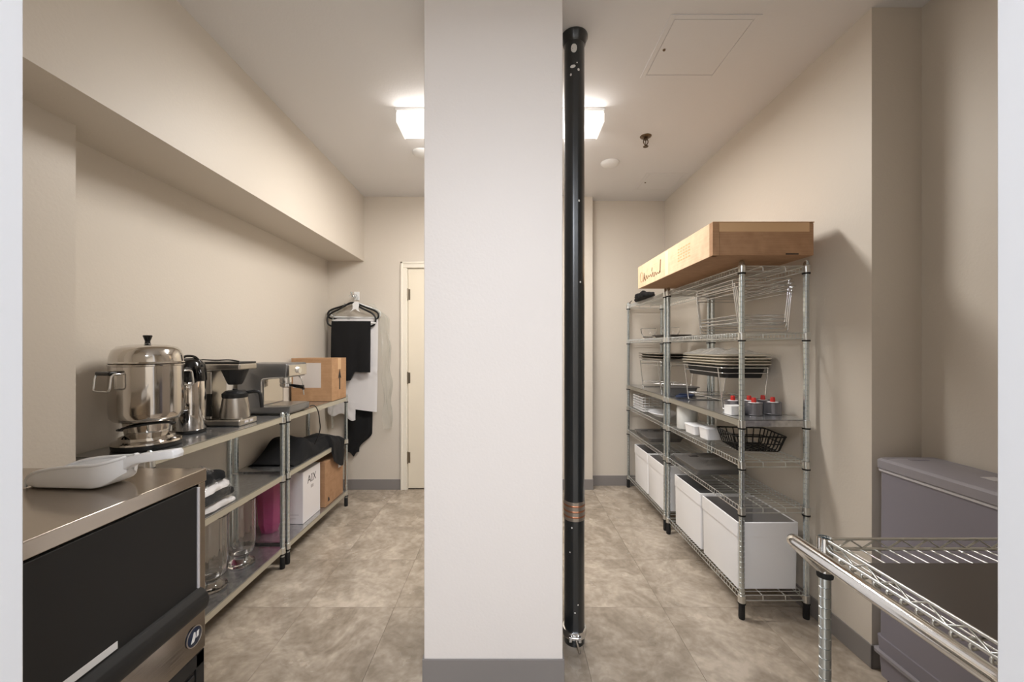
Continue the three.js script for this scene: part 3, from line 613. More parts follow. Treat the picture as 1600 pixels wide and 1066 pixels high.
// black cloth thrown over the middle shelf
{
  const t = thing('black_cloth', 'black cloth heaped on the middle shelf and hanging over its edge', 'cloth', LXC, LMID, 2.9);
  const edge = 0.325;
  const top = (u, v) => {
    const d = -0.36 + u * 0.75, s = v * 0.48;
    const hang = smooth(0.62, 0.7, u) * (1 - smooth(0.92, 0.97, u));
    const env = Math.pow(Math.max(0, Math.sin(Math.PI * clamp(u, 0.0, 1))), 0.45);
    let hgt = 0.012 + env * (0.03 + 0.065 * Math.pow(Math.max(0, N(d * 4 + 3.3, s * 5, 1.7) + 0.55), 1.1) + 0.02 * N(d * 14, s * 12, 5) + 0.06 * Math.exp(-Math.pow((u - 0.28) / 0.12, 2)));
    const back = smooth(0, 0.1, v);
    if (s <= edge * 0.93 + 0.02 * N(d * 9, 0, 2) || hang < 0.5) { const sx = Math.min(s, edge * 0.94 + 0.012 * N(d * 9, 2, 2)), f = s > edge * 0.8 ? 1 - smooth(edge * 0.8, edge * (hang > 0.5 ? 1.4 : 1.02), s) : 1; return new THREE.Vector3(-SX + 0.0 + sx - 0.0, 0.0015 + hgt * back * f, -d); }
    const q = s - edge * 0.93; const drop = 0.155 * hang * (0.75 + 0.5 * smooth(0.66, 0.9, u));
    return new THREE.Vector3(SX + 0.012 + 0.012 * N(d * 16, q * 6, 8) + 0.006, 0.004 - q / (0.48 - edge * 0.93) * drop + 0.03 * (1 - smooth(0, 0.02, q)) * env, -d - 0.01 * N(q * 20, d * 4, 1));
  };
  obj('cloth_body', grid(top, 90, 60), M.blackCloth, t);
}

// ---------------------------------------------------------------- hook, hangers and clothes on the end wall
{
  const hk = thing('wall_hook', 'small metal coat hook on white plate on the end wall', 'hook', -1.408, 1.8, BACK);
  obj('plate', new RoundedBoxGeometry(0.05, 0.08, 0.008, 3, 0.004).translate(0, 0.01, 0.004), M.white, hk);
  obj('hook', [sweep(fillet([new THREE.Vector3(0, 0.02, 0.006), new THREE.Vector3(0, 0.0, 0.05), new THREE.Vector3(0, -0.012, 0.11), new THREE.Vector3(0, 0.022, 0.13)], 0.025), 0.0055, 10), new THREE.SphereGeometry(0.009, 12, 8).translate(0, 0.024, 0.13)], M.zinc, hk);
  function hanger(x, y, d, w, drop, tilt, m, label) {
    const t = thing('clothes_hanger', label, 'hanger', x, y, d, 0, 'hangers on the wall hook'); t.rotation.z = tilt;
    const P = (a, b) => new THREE.Vector3(a, b, 0);
    obj('body', sweep(fillet([P(0, -0.055), P(w * 0.35, -0.055 - drop * 0.3), P(w * 0.86, -0.055 - drop * 0.6), P(w, -0.055 - drop * 0.85), P(w * 0.93, -0.055 - drop * 1.25), P(-w * 0.93, -0.055 - drop * 1.25), P(-w, -0.055 - drop * 0.85), P(-w * 0.86, -0.055 - drop * 0.6), P(-w * 0.35, -0.055 - drop * 0.3)], 0.045, true), 0.0085, 8, true), m, t);
    const h = []; for (let i = 0; i <= 16; i++) { const a = -0.6 + i / 16 * 4.1; h.push(P(Math.cos(a) * 0.02, 0.0 + Math.sin(a) * 0.02 - 0.008)); }
    obj('hook', sweep([P(0, -0.055), P(0.001, -0.035), ...h], 0.002, 6), M.chrome, t);
  }
  hanger(-1.405, 1.806, 3.675, 0.236, 0.115, -0.02, M.white, 'white clothes hanger behind the black hangers');
  hanger(-1.412, 1.805, 3.645, 0.238, 0.13, -0.03, M.black, 'black clothes hanger holding the white garment');
  hanger(-1.42, 1.803, 3.612, 0.225, 0.18, 0.0, M.black, 'front black clothes hanger holding black trousers');
  const X = (px, d) => (px - CX) * d / FOCAL, Y = (py, d) => EYE - (py - CY) * d / FOCAL;
  const bar1 = thing('hanger_tube', 'white cardboard tube on the front black hanger', 'tube', X(552.5, 3.6), Y(505, 3.6), 3.6);
  obj('tube_body', bar(new THREE.Vector3(-0.2, 0.004, 0), new THREE.Vector3(0.2, 0, 0), 0.0085, 10), M.white, bar1);
  const tg = thing('paper_tag', 'small white paper collar tied at the hanger hooks', 'tag', X(556, 3.58), Y(477, 3.58), 3.582);
  const tagShape = new THREE.Shape(); [[-0.03, -0.045], [-0.052, -0.062], [-0.028, -0.03], [-0.03, 0.012], [-0.008, 0.034], [0.018, 0.03], [0.03, 0.008], [0.022, -0.03], [0.034, -0.06], [0.016, -0.052], [-0.004, -0.034]].forEach(([a, b], i) => i ? tagShape.lineTo(a, b) : tagShape.moveTo(a, b));
  obj('tag_body', new THREE.ExtrudeGeometry(tagShape, { depth: 0.003, bevelEnabled: false }), M.white, tg);
  const dF = 3.6, t1 = thing('black_trousers', 'black trousers folded over the front hanger', 'trousers', 0, 0, dF);
  const lin = (a, b) => (t) => a + (b - a) * t;
  obj('cloth_body', drape({ x0: (v) => X(519 - 2 * v, dF), x1: (v) => X(580 - 1 * v, dF), y0: () => Y(503, dF) + 0.005, y1: (u) => Y(594 + 2 * u - 14 * smooth(0.48, 0.62, u), dF), w: (u, v) => 0.012 + 0.008 * N(u * 5, v * 2, 2) + 0.004 * Math.sin(u * 17) * v }, 0.03), M.blackCloth, t1);
  const dW = 3.648, t2 = thing('white_garment', 'white garment hanging behind the black trousers', 'garment', 0, 0, dW);
  obj('cloth_body', drape({ x0: (v) => X(519 - 4 * v, dW), x1: (v) => X(591 - 2 * v * v, dW), y0: () => Y(498, dW), y1: (u) => Y(634 + 10 * u, dW), w: (u, v) => 0.004 + 0.008 * N(u * 4, v * 3, 7) + 0.012 * Math.exp(-Math.pow((v - 0.78 + u * 0.22) / 0.02, 2)) * smooth(0.35, 0.5, u) }, 0.022), M.whiteCloth, t2);
  obj('lower_layer', drape({ x0: () => X(514, dW), x1: () => X(557, dW), y0: () => Y(628, dW), y1: (u) => Y(644 + 10 * u + 4 * Math.sin(u * 9), dW), w: (u, v) => 0.026 + 0.006 * N(u * 6, v * 3, 4) }, 0.012, 20, 8), M.whiteCloth, t2);
  const dB = 3.685, t3 = thing('black_garment', 'black garment hanging below the white garment', 'garment', 0, 0, dB);
  obj('cloth_body', drape({ x0: (v) => X(538, dB), x1: (v) => X(583 - 20 * smooth(0.72, 0.95, v) - 2 * v, dB), y0: () => Y(600, dB), y1: (u) => Y(714 - 8 * Math.abs(Math.sin(u * 5)), dB), w: (u, v) => 0.004 * N(u * 5, v * 5, 1) + 0.004 * Math.sin(u * 14 + v * 3) }, 0.018), M.blackCloth, t3);
  const dP = 3.63, t4 = thing('garment_bag', 'clear plastic garment bag hanging around the clothes', 'bag', 0, 0, dP);
  const film = (u, v) => {
    const a = -0.15 + u * (Math.PI + 0.3), w0 = 0.14 + 0.13 * smooth(0, 0.12, v), cx = -1.385;
    const cr = 1 + 0.09 * N(Math.cos(a) * 5, v * 7, 3) + 0.05 * N(a * 7, v * 4, 9);
    return new THREE.Vector3(cx + 0.012 + Math.cos(a) * w0 * cr * (Math.cos(a) > 0 ? 1 + 0.12 * v : 0.9), 1.73 - v * 1.14 + 0.02 * N(u * 8, v, 4) * v, -0.075 + Math.sin(a) * 0.05 + (0.1 + 0.055 * N(a * 3, v * 6, 6)) * Math.sin(a) * 0.9 + 0.03 + 0.012 * Math.sin(a * 26 + 5 * N(a * 2, v * 3, 2)) + 0.012 * N(a * 9, v * 16, 5));
  };
  // open down the front: two side curtains of film
  obj('bag_film', [grid((u, v) => film(u * 0.22, v), 26, 60), grid((u, v) => film(0.8 + u * 0.2, v), 24, 60)], M.film, t4);
}

// ---------------------------------------------------------------- things on the wire shelves
{
  const x0 = 0.957, x1 = 1.424, d0 = 1.846, d1 = 2.9, h = 0.156, y = 1.758;
  const t = thing('long_cardboard_box', 'long flat cardboard box lying on top of the wire shelving', 'box', (x0 + x1) / 2, y, (d0 + d1) / 2), a = (x1 - x0) / 2, b = (d1 - d0) / 2;
  obj('box_body', box(-a, a, 0, h - 0.003, -b + 0.004, b, 0.004), M.kraftDull, t);
  obj('side_panel', box(-a - 0.003, -a, 0.0, h, -b + 0.03, b, 0.001), M.kraftPale, t);
  const ef = obj('end_flap', box(-a + 0.03, a, 0.001, h - 0.006, -b, -b + 0.004, 0.001), M.kraftDull, t);
  obj('hand_slot', box(a - 0.13, a - 0.07, 0.004, 0.01, -b - 0.0006, -b + 0.001), M.ink, ef);
  obj('corner_flap', box(-a - 0.003, -a + 0.028, 0.0, h, -b - 0.001, -b + 0.03, 0.001), M.kraftDull, t);
  obj('tape', box(-a + 0.028, a - 0.02, h - 0.045, h - 0.002, -b - 0.0008, -b + 0.002), M.tape, t);
  obj('top_flap', box(-a - 0.002, a + 0.003, h - 0.003, h + 0.001, -b - 0.002, b, 0.001), M.kraft, t);
  // handwritten word and faded stamps on the long side
  const S = (u, v) => V(-a - 0.0042, v, u), wd = [];
  const word = []; for (let i = 0; i <= 120; i++) { const k = i / 120; word.push(S(0.4 - k * 0.3, 0.048 + 0.015 * Math.sin(k * 47) * (0.7 + 0.4 * Math.sin(k * 13)) + 0.004 * Math.sin(k * 5))); }
  wd.push(sweep(word, 0.0017, 5)); wd.push(sweep([S(0.405, 0.032), S(0.395, 0.09), S(0.38, 0.04)], 0.0022, 5)); wd.push(sweep([S(0.098, 0.12), S(0.106, 0.04)], 0.0032, 5)); wd.push(sweep([S(0.25, 0.075), S(0.24, 0.098)], 0.002, 5));
  obj('handwriting', wd, M.inkBrown, t);
  const st = []; for (let k = 0; k < 5; k++) for (let j = 0; j < 5; j++) st.push(box(-a - 0.0036, -a - 0.003, 0.05 + k * 0.016, 0.056 + k * 0.016, -0.3 + j * 0.032 + 0.006 * (k % 2), -0.3 + j * 0.032 + 0.022));
  stuff(obj('faded_print', st, std(0xcfa877, 0.85), t));
  const st2 = [sweep(Array.from({ length: 28 }, (_, i) => S(0.45 + Math.cos(i / 28 * 6.2832) * 0.028, 0.07 + Math.sin(i / 28 * 6.2832) * 0.034)), 0.0015, 4, true)];
  obj('faded_stamp', st2, M.inkFaint, t);
  obj('paper_strip', box(-a - 0.0038, -a - 0.003, 0.004, h - 0.006, -0.02, 0.03), std(0xe6cfae, 0.6), t);
}
{
  const t = thing('black_bag', 'limp black cloth bag on top of the wire shelving by the end wall', 'bag', 1.2, RS[0] + 0.001, 3.34);
  obj('bag_body', [grid((u, v) => {
    const a = u * Math.PI * 2, s = (v - 0.5) * 2, prof = Math.sqrt(Math.max(0, 1 - s * s)) * (0.75 + 0.35 * N(s * 3, 1, Math.cos(a)));
    const r = 0.055 * prof * (1 + 0.3 * N(Math.cos(a) * 2, s * 5, Math.sin(a) * 2)); const yy = Math.max(0, 0.028 * prof + Math.sin(a) * r * 0.75);
    return new THREE.Vector3(Math.cos(a) * r * 1.5 - 0.05 + 0.03 * s, yy, -s * 0.25);
  }, 32, 40)], M.blackCloth, t);
  obj('drawstring', sweep(fillet([V(-0.085, 0.012, 0.22), V(-0.08, 0.004, 0.3), V(-0.06, 0.016, 0.36), V(-0.04, 0.004, 0.41)], 0.03), 0.003, 6), M.blackCloth, t);
}
// chafing stands of chrome wire
function chafer(x, y, d, label, group, sc = 1, turn = 0) {
  const t = thing('chafing_stand', label, 'wire stand', x, y, d, turn, group), r = 0.0032;
  const hx = 0.145 * sc, hd = 0.25, H = 0.24, fx = 0.118 * sc, fd = 0.215;
  obj('top_frame', [sweep(fillet([V(-hx, H, -hd), V(hx, H, -hd), V(hx, H, hd), V(-hx, H, hd)], 0.03, true), r, 7, true), sweep(fillet([V(-hx + 0.006, H - 0.03, -hd + 0.006), V(hx - 0.006, H - 0.03, -hd + 0.006), V(hx - 0.006, H - 0.03, hd - 0.006), V(-hx + 0.006, H - 0.03, hd - 0.006)], 0.03, true), r * 0.8, 7, true)], M.chrome, t);
  for (const s of [-1, 1]) obj('leg_frame', [sweep(fillet([V(-hx, H, s * (hd - 0.04)), V(-fx, r, s * fd), V(fx, r, s * fd), V(hx, H, s * (hd - 0.04))], 0.02), r * 1.2, 7)], M.chrome, t);
  const yb = 0.055, bx = fx + 0.006, bd = fd;
  obj('fuel_rack', [sweep(fillet([V(-bx, yb, -bd), V(bx, yb, -bd), V(bx, yb, bd), V(-bx, yb, bd)], 0.02, true), r * 0.8, 6, true), bar(V(-bx, yb, -bd), V(bx, yb, -0.02), r * 0.8), bar(V(bx, yb, -bd), V(-bx, yb, -0.02), r * 0.8), bar(V(-bx, yb, bd), V(bx, yb, 0.02), r * 0.8), bar(V(bx, yb, bd), V(-bx, yb, 0.02), r * 0.8), bar(V(-bx, yb, 0), V(bx, yb, 0), r * 0.8)], M.chrome, t);
  return t;
}
const y1 = RS[1] + 0.0005, y2 = RS[2] + 0.0005;
['lowest', 'middle', 'topmost'].forEach((w, i) => chafer(1.33 + i * 0.004, y1 + i * 0.02, 2.27 + i * 0.012, `chrome wire chafing stand, ${w} of the nested stack under the long box`, 'chafing stands', 1, 0.02 - 0.03 * i));
chafer(1.335, y2, 2.46, 'chrome wire chafing stand holding the stack of pale foil pans', 'chafing stands', 0.98);
chafer(1.335, y2, 3.36, 'chrome wire chafing stand under the steel pans by the end wall', 'chafing stands', 0.98);
function pan(name, label, x, y, d, hx, hd, depth, m, group) {
  const t = thing(name, label, 'pan', x, y, d, 0, group), k = 0.0015;
  obj('pan_body', loft([[hx - 0.025, hd - 0.025, 0.03, 0], [hx - 0.01, hd - 0.01, 0.035, depth - 0.004], [hx, hd, 0.035, depth - 0.006], [hx + 0.002, hd + 0.002, 0.036, depth - 0.002], [hx, hd, 0.035, depth], [hx - 0.011, hd - 0.011, 0.034, depth], [hx - 0.026, hd - 0.026, 0.03, k]]), m, t); return t;
}
const py = y2 + 0.2435;
pan('black_pan', 'black food pan set into the wire chafing stand', 1.335, py - 0.062, 2.46, 0.136, 0.245, 0.064, M.black, 'food pans');
['lowest', 'second', 'third', 'topmost'].forEach((w, i) => pan('foil_pan', `pale foil pan, ${w} in the stack above the black pan`, 1.335 + rr(-0.004, 0.004), py + 0.0035 + i * 0.0165 - (i ? 0 : 0), 2.46 + rr(-0.006, 0.006), 0.146, 0.255, 0.015, M.foil, 'food pans'));
{
  const t = thing('plastic_wrap', 'crumpled clear plastic wrap lying on the foil pans', 'plastic wrap', 1.335, py + 0.0705, 2.46);
  obj('wrap_film', grid((u, v) => { const x = (u - 0.5) * 0.29, d = (v - 0.5) * 0.48, e = Math.min(1, 5 * Math.min(u, 1 - u, v, 1 - v)); return V(x, 0.001 + e * Math.max(0, 0.022 + 0.03 * N(x * 11, 3, d * 9) + 0.012 * N(x * 34, 8, d * 30)), d); }, 40, 50), M.filmMilky, t);
}
['lower', 'middle', 'upper'].forEach((w, i) => pan('steel_pan', `shallow steel pan, ${w} of the three on the far chafing stand`, 1.335, py + 0.001 + i * 0.021, 3.36, 0.146, 0.255, 0.0195, M.steelSatin, 'food pans'));
// fuel cans
{
  const t = thing('fuel_can', '', 'can', 1.297, y2, 2.09, 0, 'grey chafing fuel cans');
  obj('can_body', lathe([[0, 0], [0.039, 0], [0.041, 0.002], [0.041, 0.004], [0.0395, 0.006], [0.0395, 0.06], [0.041, 0.062], [0.041, 0.065], [0.039, 0.0655], [0.038, 0.063], [0, 0.063]], 36), M.can, t);
  obj('can_top', lathe([[0, 0.0655], [0.024, 0.0655], [0.026, 0.0635], [0, 0.0632]], 28), M.white, t);
  obj('cap', lathe([[0, 0.09], [0.009, 0.09], [0.0105, 0.088], [0.012, 0.066], [0, 0.066]], 20), M.red, t);
  const L = ['grey fuel can with red cap, standing in front beside the shelf post', 'grey fuel can with red cap, closest to the beige wall in front', 'grey fuel can with red cap, behind the one closest to the wall', 'grey fuel can with red cap, between the other rear cans', 'grey fuel can with red cap, behind the small white box'];
  t.userData.label = L[0];
  [[1.41, 2.11], [1.415, 2.2], [1.327, 2.18], [1.235, 2.175]].forEach(([x, d], i) => copy(t, x, y2, d, rr(0, 3), L[i + 1]));
  const b = thing('small_white_box', 'small white box in front of the fuel cans', 'box', 1.2, y2, 2.1, 0.1);
  obj('box_body', new RoundedBoxGeometry(0.075, 0.045, 0.06, 2, 0.003).translate(0, 0.0225, 0), M.white, b);
  obj('lid', new RoundedBoxGeometry(0.077, 0.004, 0.062, 2, 0.0015).translate(0, 0.046, 0), M.white, b);
}
{ // dark blue strap coil and grey pan at the far end of the solid shelf
  const t = thing('blue_strap', 'dark blue strap lying in loops on the solid shelf', 'strap', 1.24, y2, 2.775);
  const p = []; for (let i = 0; i <= 90; i++) { const a = i / 90 * 15; p.push(V(Math.cos(a) * (0.05 + 0.012 * Math.sin(a * 0.7)), 0.006 + 0.0012 * a, Math.sin(a) * (0.028 + 0.006 * Math.cos(a * 0.4)))); }
  obj('strap_loops', sweep(p, 0.0055, 6), M.blue, t);
}
pan('grey_pan', 'grey steel pan on the solid shelf of the far wire unit', 1.3, y2, 2.99, 0.13, 0.065, 0.06, M.trayGrey, 'food pans');
// black wire basket
{
  const t = thing('black_wire_basket', 'black wire basket with open top on the wire shelf', 'basket', 1.345, RS[3] + 0.001, 2.205, -0.14);
  const r = 0.0032, H = 0.085, bx = 0.105, bd = 0.105, tx = 0.13, td = 0.125;
  obj('rim', [sweep(fillet([V(-tx, H, -td), V(tx, H, -td), V(tx, H, td), V(-tx, H, td)], 0.02, true), 0.0042, 8, true)], M.black, t);
  const w = [];
  w.push(sweep(fillet([V(-0.118, 0.045, -0.116), V(0.118, 0.045, -0.116), V(0.118, 0.045, 0.116), V(-0.118, 0.045, 0.116)], 0.02, true), r, 6, true));
  for (let i = -3; i <= 3; i++) { const k = i / 3.4; w.push(sweep(fillet([V(k * tx, H, -td), V(k * bx, r, -bd), V(k * bx, r, bd), V(k * tx, H, td)], 0.012), r, 6)); w.push(sweep(fillet([V(-tx, H, k * td), V(-bx, r, k * bd), V(bx, r, k * bd), V(tx, H, k * td)], 0.012), r, 6)); }
  stuff(obj('wire_mesh', w, M.black, t));
}
{
  const t = thing('bagged_roll', 'white roll wrapped in clear plastic on wire shelf', 'roll', 1.235, RS[3] + 0.001, 2.73);
  obj('roll', lathe([[0.018, 0], [0.062, 0], [0.064, 0.004], [0.064, 0.146], [0.062, 0.15], [0.018, 0.15]], 32), M.binWhite, t);
  obj('wrapper', grid((u, v) => { const a = u * 6.28318, r = 0.07 * (1 + 0.05 * N(Math.cos(a) * 4, v * 7, Math.sin(a) * 4)) * (v > 0.85 ? 1 - (v - 0.85) * 3.5 : 1); return V(Math.cos(a) * r, v * 0.165, Math.sin(a) * r); }, 40, 20), M.film, t);
  for (const [x, d, w, l, h, lb] of [[1.215, 2.56, 0.09, 0.13, 0.05, 'white lidded box between bagged roll and basket'], [1.235, 2.415, 0.1, 0.1, 0.062, 'white lidded box touching the black wire basket']]) {
    const b = thing('white_plastic_box', lb + ' on wire shelf', 'box', x, RS[3] + 0.001, d, 0.05, 'white plastic boxes');
    obj('box_body', loft([[w / 2 - 0.006, l / 2 - 0.006, 0.012, 0], [w / 2, l / 2, 0.014, h]]), M.binWhite, b);
    obj('lid', loft([[w / 2 + 0.002, l / 2 + 0.002, 0.015, h], [w / 2 + 0.003, l / 2 + 0.003, 0.015, h + 0.006], [w / 2 - 0.004, l / 2 - 0.004, 0.012, h + 0.009]]), M.whitePlastic, b);
  }
}
// grey lids with dark hand slots
function trayLid(x, d, label, slots) {
  const t = thing('grey_tray', label, 'tray', x, RS[4] + 0.001, d, 0, 'grey trays on the wire shelves');
  obj('tray_body', loft([[0.13, 0.17, 0.02, 0], [0.142, 0.185, 0.025, 0.03], [0.148, 0.19, 0.026, 0.032], [0.148, 0.19, 0.026, 0.036], [0.14, 0.182, 0.024, 0.036], [0.13, 0.172, 0.02, 0.03]]), M.trayGrey, t);
  for (const s of slots) obj('hand_slot', box(s - 0.03, s + 0.03, 0.0302, 0.0312, 0.12, 0.145), M.ink, t);
}
trayLid(1.3, 2.6, 'grey plastic tray with one dark slot above white bins', [-0.02]);
trayLid(1.3, 3.43, 'grey plastic tray with two dark slots by the end wall', [-0.07, 0.04]);
// white wire basket, platter and glass bowls on the far unit
{
  const t = thing('white_wire_basket', 'white wire basket on the far wire shelving unit', 'basket', 1.25, RS[3] + 0.001, 3.55), w = [], hx = 0.085, hd = 0.14, H = 0.115;
  for (let k = 0; k <= 5; k++) w.push(sweep(fillet([V(-hx, 0.003 + k * H / 5, -hd), V(hx, 0.003 + k * H / 5, -hd), V(hx, 0.003 + k * H / 5, hd), V(-hx, 0.003 + k * H / 5, hd)], 0.02, true), 0.0024, 6, true));
  for (let i = -4; i <= 4; i++) w.push(sweep(fillet([V(-hx, H, i * 0.031), V(-hx, 0.003, i * 0.031), V(hx, 0.003, i * 0.031), V(hx, H, i * 0.031)], 0.01), 0.002, 5));
  for (let i = -2; i <= 2; i++) w.push(sweep(fillet([V(i * 0.034, H, -hd), V(i * 0.034, 0.003, -hd), V(i * 0.034, 0.003, hd), V(i * 0.034, H, hd)], 0.01), 0.002, 5));
  stuff(obj('wire_mesh', w, M.white, t));
  obj('rim', sweep(fillet([V(-hx, H + 0.004, -hd), V(hx, H + 0.004, -hd), V(hx, H + 0.004, hd), V(-hx, H + 0.004, hd)], 0.02, true), 0.0038, 8, true), M.white, t);
  const p = thing('white_platter', 'white oval platter beside the white wire basket', 'platter', 1.25, RS[3] + 0.001, 3.2);
  const g = lathe([[0, 0], [0.06, 0], [0.07, 0.006], [0.1, 0.026], [0.106, 0.031], [0.104, 0.034], [0.098, 0.03], [0.066, 0.01], [0, 0.008]], 48); g.scale(1, 1, 1.45); obj('platter_body', g, M.whitePlastic, p);
  for (const [x, d, l] of [[1.25, 3.52, 'clear glass bowl next to the end wall recess'], [1.36, 3.3, 'clear glass bowl beside the dark tray']]) {
    const b = thing('glass_bowl', l + ' on the upper wire shelf', 'bowl', x, y1, d, 0, 'glass bowls');
    obj('bowl_body', lathe([[0, 0], [0.03, 0], [0.033, 0.004], [0.05, 0.02], [0.066, 0.05], [0.068, 0.09], [0.066, 0.092], [0.063, 0.05], [0.046, 0.024], [0, 0.008]], 40), M.glass, b);
  }
  pan('dark_tray', 'dark low tray on the upper wire shelf by glass bowls', 1.28, y1, 3.1, 0.12, 0.11, 0.022, std(0x4d4740, 0.5), 'food pans');
}
// white open bins on the bottom shelves
[[1.302, 2.165, 0.182, 'open white fabric bin beside the nearer end of the tall shelving'], [1.304, 2.557, 0.182, 'open white fabric bin in the middle of bottom shelf'], [1.302, 3.085, 0.165, 'open white fabric bin under the grey tray by the shelf posts'], [1.302, 3.43, 0.165, 'open white fabric bin standing next to the end wall recess']].forEach(([x, d, hd, label]) => {
  const t = thing('white_bin', label, 'bin', x, RS[5] + 0.001, d, 0, 'white fabric bins'), hx = 0.15, H = 0.335, w = 0.004;
  obj('bin_body', loft([[hx - 0.004, hd - 0.004, 0.008, 0], [hx, hd, 0.01, H - 0.002], [hx - 0.002, hd - 0.002, 0.009, H], [hx - w + 0.001, hd - w + 0.001, 0.008, H - 0.002], [hx - w - 0.004, hd - w - 0.004, 0.006, w]]), M.binWhite, t);
  obj('inside_grey', loft([[hx - w - 0.005, hd - w - 0.005, 0.006, w + 0.001], [hx - w - 0.0005, hd - w - 0.0005, 0.008, H - 0.006]], true, false), M.inside_grey, t);  // inner faces coloured a darker grey than the outer walls
  const hb = 0.075; obj('hem', [loft([[hx - 0.002, hd - 0.002, 0.01, H - hb], [hx + 0.003, hd + 0.003, 0.011, H - hb + 0.0005], [hx + 0.003, hd + 0.003, 0.011, H - 0.003], [hx + 0.0005, hd + 0.0005, 0.01, H - 0.001]], false, false)], M.binWhite, t);
});

// ---------------------------------------------------------------- grey bin and wire cart
{
  const x0 = 1.464, x1 = 1.7, d0 = 1.035, d1 = 1.583, hx = (x1 - x0) / 2, hd = (d1 - d0) / 2;
  const t = thing('storage_bin', 'tall narrow grey plastic bin with lid behind the wire cart', 'bin', (x0 + x1) / 2, 0, (d0 + d1) / 2); t.scale.y = 1.02;
  obj('bin_body', loft([[hx - 0.008, hd - 0.006, 0.018, 0.12], [hx - 0.008, hd - 0.010, 0.018, 0.835]]), M.grayBin, t);
  obj('body_rib', loft([[hx - 0.008, hd - 0.011, 0.018, 0.826], [hx - 0.003, hd - 0.005, 0.018, 0.827], [hx - 0.002, hd - 0.004, 0.018, 0.834], [hx - 0.008, hd - 0.010, 0.018, 0.836]], false, false), M.bright, t);
  const lid = obj('lid', loft([[hx - 0.002, hd - 0.003, 0.018, 0.837], [hx, hd, 0.02, 0.84], [hx, hd, 0.02, 0.868], [hx - 0.008, hd - 0.008, 0.018, 0.876], [hx - 0.02, hd - 0.02, 0.028, 0.872], [hx - 0.03, hd - 0.03, 0.026, 0.877]]), M.grayLid, t);
  obj('label_tab', box(0.0, 0.05, 0.877, 0.8785, -0.02, 0.02, 0.0005), M.bright, lid);
  obj('lid_groove', [box(-0.03, 0.04, 0.877, 0.8785, hd - 0.06, hd - 0.045, 0.0005)], M.grayBin, lid);
  const b = obj('base', loft([[hx - 0.012, hd - 0.006, 0.018, 0.035], [hx - 0.004, hd + 0.002, 0.018, 0.188], [hx - 0.009, hd - 0.006, 0.018, 0.191]]), M.grayBin, t);
  obj('base_rim', loft([[hx - 0.008, hd - 0.004, 0.018, 0.118], [hx + 0.004, hd + 0.009, 0.02, 0.12], [hx + 0.005, hd + 0.01, 0.02, 0.132], [hx - 0.006, hd - 0.002, 0.018, 0.136]], false, false), M.grayLid, b);
  for (const [sx, sd] of [[-1, 1], [1, 1], [-1, -1], [1, -1]]) obj('caster', [lathe([[0, -0.011], [0.016, -0.011], [0.018, -0.008], [0.018, 0.008], [0.016, 0.011], [0, 0.011]], 16).rotateZ(Math.PI / 2).translate(sx * (hx - 0.04), 0.018, -sd * (hd - 0.04))], M.rubber, b);
}
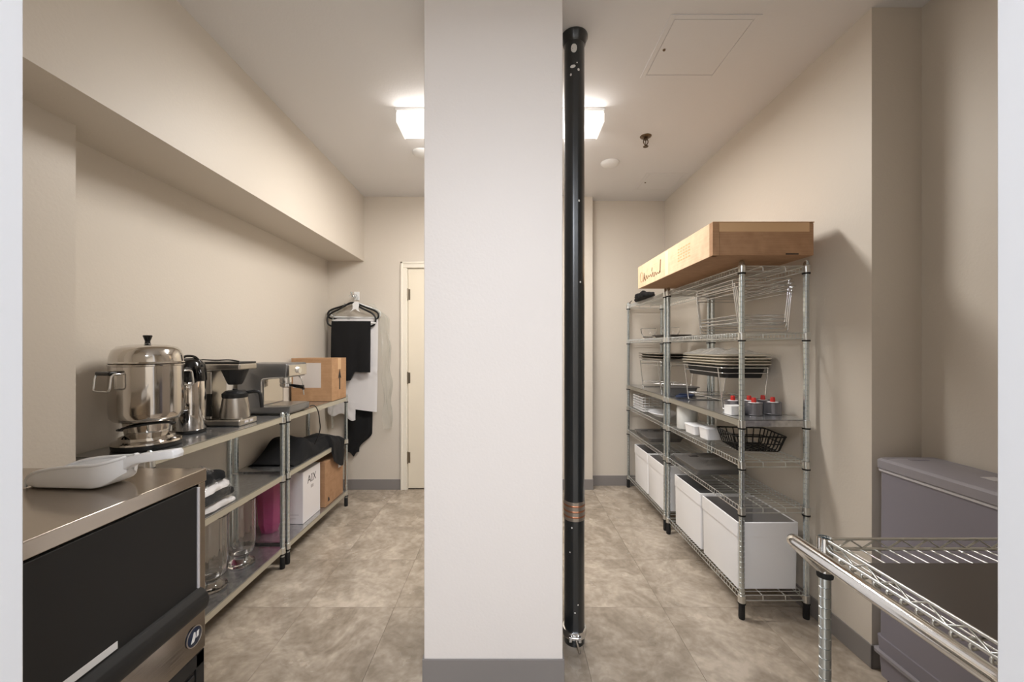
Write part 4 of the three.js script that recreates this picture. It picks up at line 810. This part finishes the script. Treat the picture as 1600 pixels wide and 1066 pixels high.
{
  const x0 = 0.8, x1 = 1.665, d0 = 0.562, d1 = 1.0, Hd = 0.822, Ht = 0.847;
  const t = thing('wire_cart', 'chrome wire utility cart with tubular push handle', 'cart', 0, 0, 0);
  const pg = (() => { const p = [[0, 0.14], [0.0128, 0.14]]; for (let y = 0.17; y < 0.75; y += 0.0254) p.push([0.0128, y - 0.0018], [0.0112, y - 0.0008], [0.0112, y + 0.0008], [0.0128, y + 0.0018]); p.push([0.0128, 0.845], [0.0128, 0.848], [0.010, 0.848], [0.010, 0.83], [0, 0.83]); return lathe(p, 20); })();
  const col = lathe([[0.0128, 0.765], [0.0165, 0.766], [0.0165, 0.851], [0.0135, 0.852], [0.0128, 0.845]], 24), sl = lathe([[0.0128, 0.752], [0.0172, 0.752], [0.0178, 0.758], [0.0172, 0.766], [0.0128, 0.766]], 24);
  const wheel = [lathe([[0.01, -0.014], [0.05, -0.014], [0.056, -0.01], [0.056, 0.01], [0.05, 0.014], [0.01, 0.014]], 28).rotateX(Math.PI / 2).translate(0, 0.0565, 0)];
  for (const x of [x0, x1]) for (const d of [d0, d1]) {
    const p = obj('post', pg.clone(), M.zinc, t); p.position.set(x, 0, -d);
    obj('collar', col.clone(), M.chrome, p); obj('sleeve', sl.clone(), M.rubber, p);
    const w = obj('caster', wheel.map((g) => g.clone()), M.rubber, t); w.position.set(x, 0, -d);
    obj('fork', [box(-0.02, 0.02, 0.112, 0.142, -0.024, 0.024, 0.003), box(-0.014, 0.014, 0.05, 0.115, 0.0165, 0.0195), box(-0.014, 0.014, 0.05, 0.115, -0.0195, -0.0165)], M.zinc, w);
  }
  function deck(y, lipY) {
    const g = [], a = 0.0035;
    for (const d of [d0, d1]) { g.push(bar(V(x0 + 0.012, lipY, d), V(x1 - 0.012, lipY, d), a, 8), bar(V(x0 + 0.012, y, d), V(x1 - 0.012, y, d), a * 1.2, 8)); const z = []; for (let i = 0, x = x0 + 0.03; x < x1 - 0.02; x += 0.0325, i++) z.push(V(x, i % 2 ? lipY - 0.002 : y + 0.002, d)); g.push(sweep(z, 0.0024, 6)); }
    for (const x of [x0, x1]) { g.push(bar(V(x, lipY, d0 + 0.012), V(x, lipY, d1 - 0.012), a, 8), bar(V(x, y, d0 + 0.012), V(x, y, d1 - 0.012), a * 1.2, 8)); const z = []; for (let i = 0, d = d0 + 0.03; d < d1 - 0.02; d += 0.0325, i++) z.push(V(x, i % 2 ? lipY - 0.002 : y + 0.002, d)); g.push(sweep(z, 0.0024, 6)); }
    for (const d of [0.7, 0.86]) g.push(bar(V(x0, y - 0.006, d), V(x1, y - 0.006, d), a, 6));
    const s = obj('shelf', g, M.wire, t), w = [];
    for (let x = x0 + 0.022; x < x1 - 0.015; x += 0.0345) w.push(sweep([V(x, y - 0.002, d0 - 0.005), V(x, y - 0.002, d1 + 0.005)], 0.0021, 6));
    for (let d = d0 + 0.03; d < d1 - 0.02; d += 0.03) w.push(sweep(fillet([V(x0 + 0.004, y, d), V(x0 - 0.006, y - 0.004, d), V(x0 - 0.003, y - 0.012, d), V(x0 + 0.01, y - 0.01, d)], 0.004), 0.0026, 6));
    stuff(obj('wire_deck', w, M.wire, s));
  }
  deck(Hd, Ht); deck(0.22, 0.195);
  obj('handle', sweep(fillet([V(x0 - 0.008, 0.775, d1 - 0.002), V(x0 - 0.082, 0.847, d1 + 0.012), V(x0 - 0.082, 0.842, d0 - 0.012), V(x0 - 0.008, 0.775, d0 + 0.002)], 0.03, false, 8), 0.0152, 18), M.chrome, t);
  const m = thing('shelf_mat', 'dark grey brown rubber mat on the cart shelf', 'mat', 1.24, Hd + 0.0005, 0.742);
  obj('mat_body', [box(-0.4, 0.41, 0, 0.004, -0.16, 0.185, 0.0015)], M.mat, m);
}

scene.traverse((o) => { if (o.isMesh) { o.castShadow = true; o.receiveShadow = true; } });
renderer.render(scene, camera);
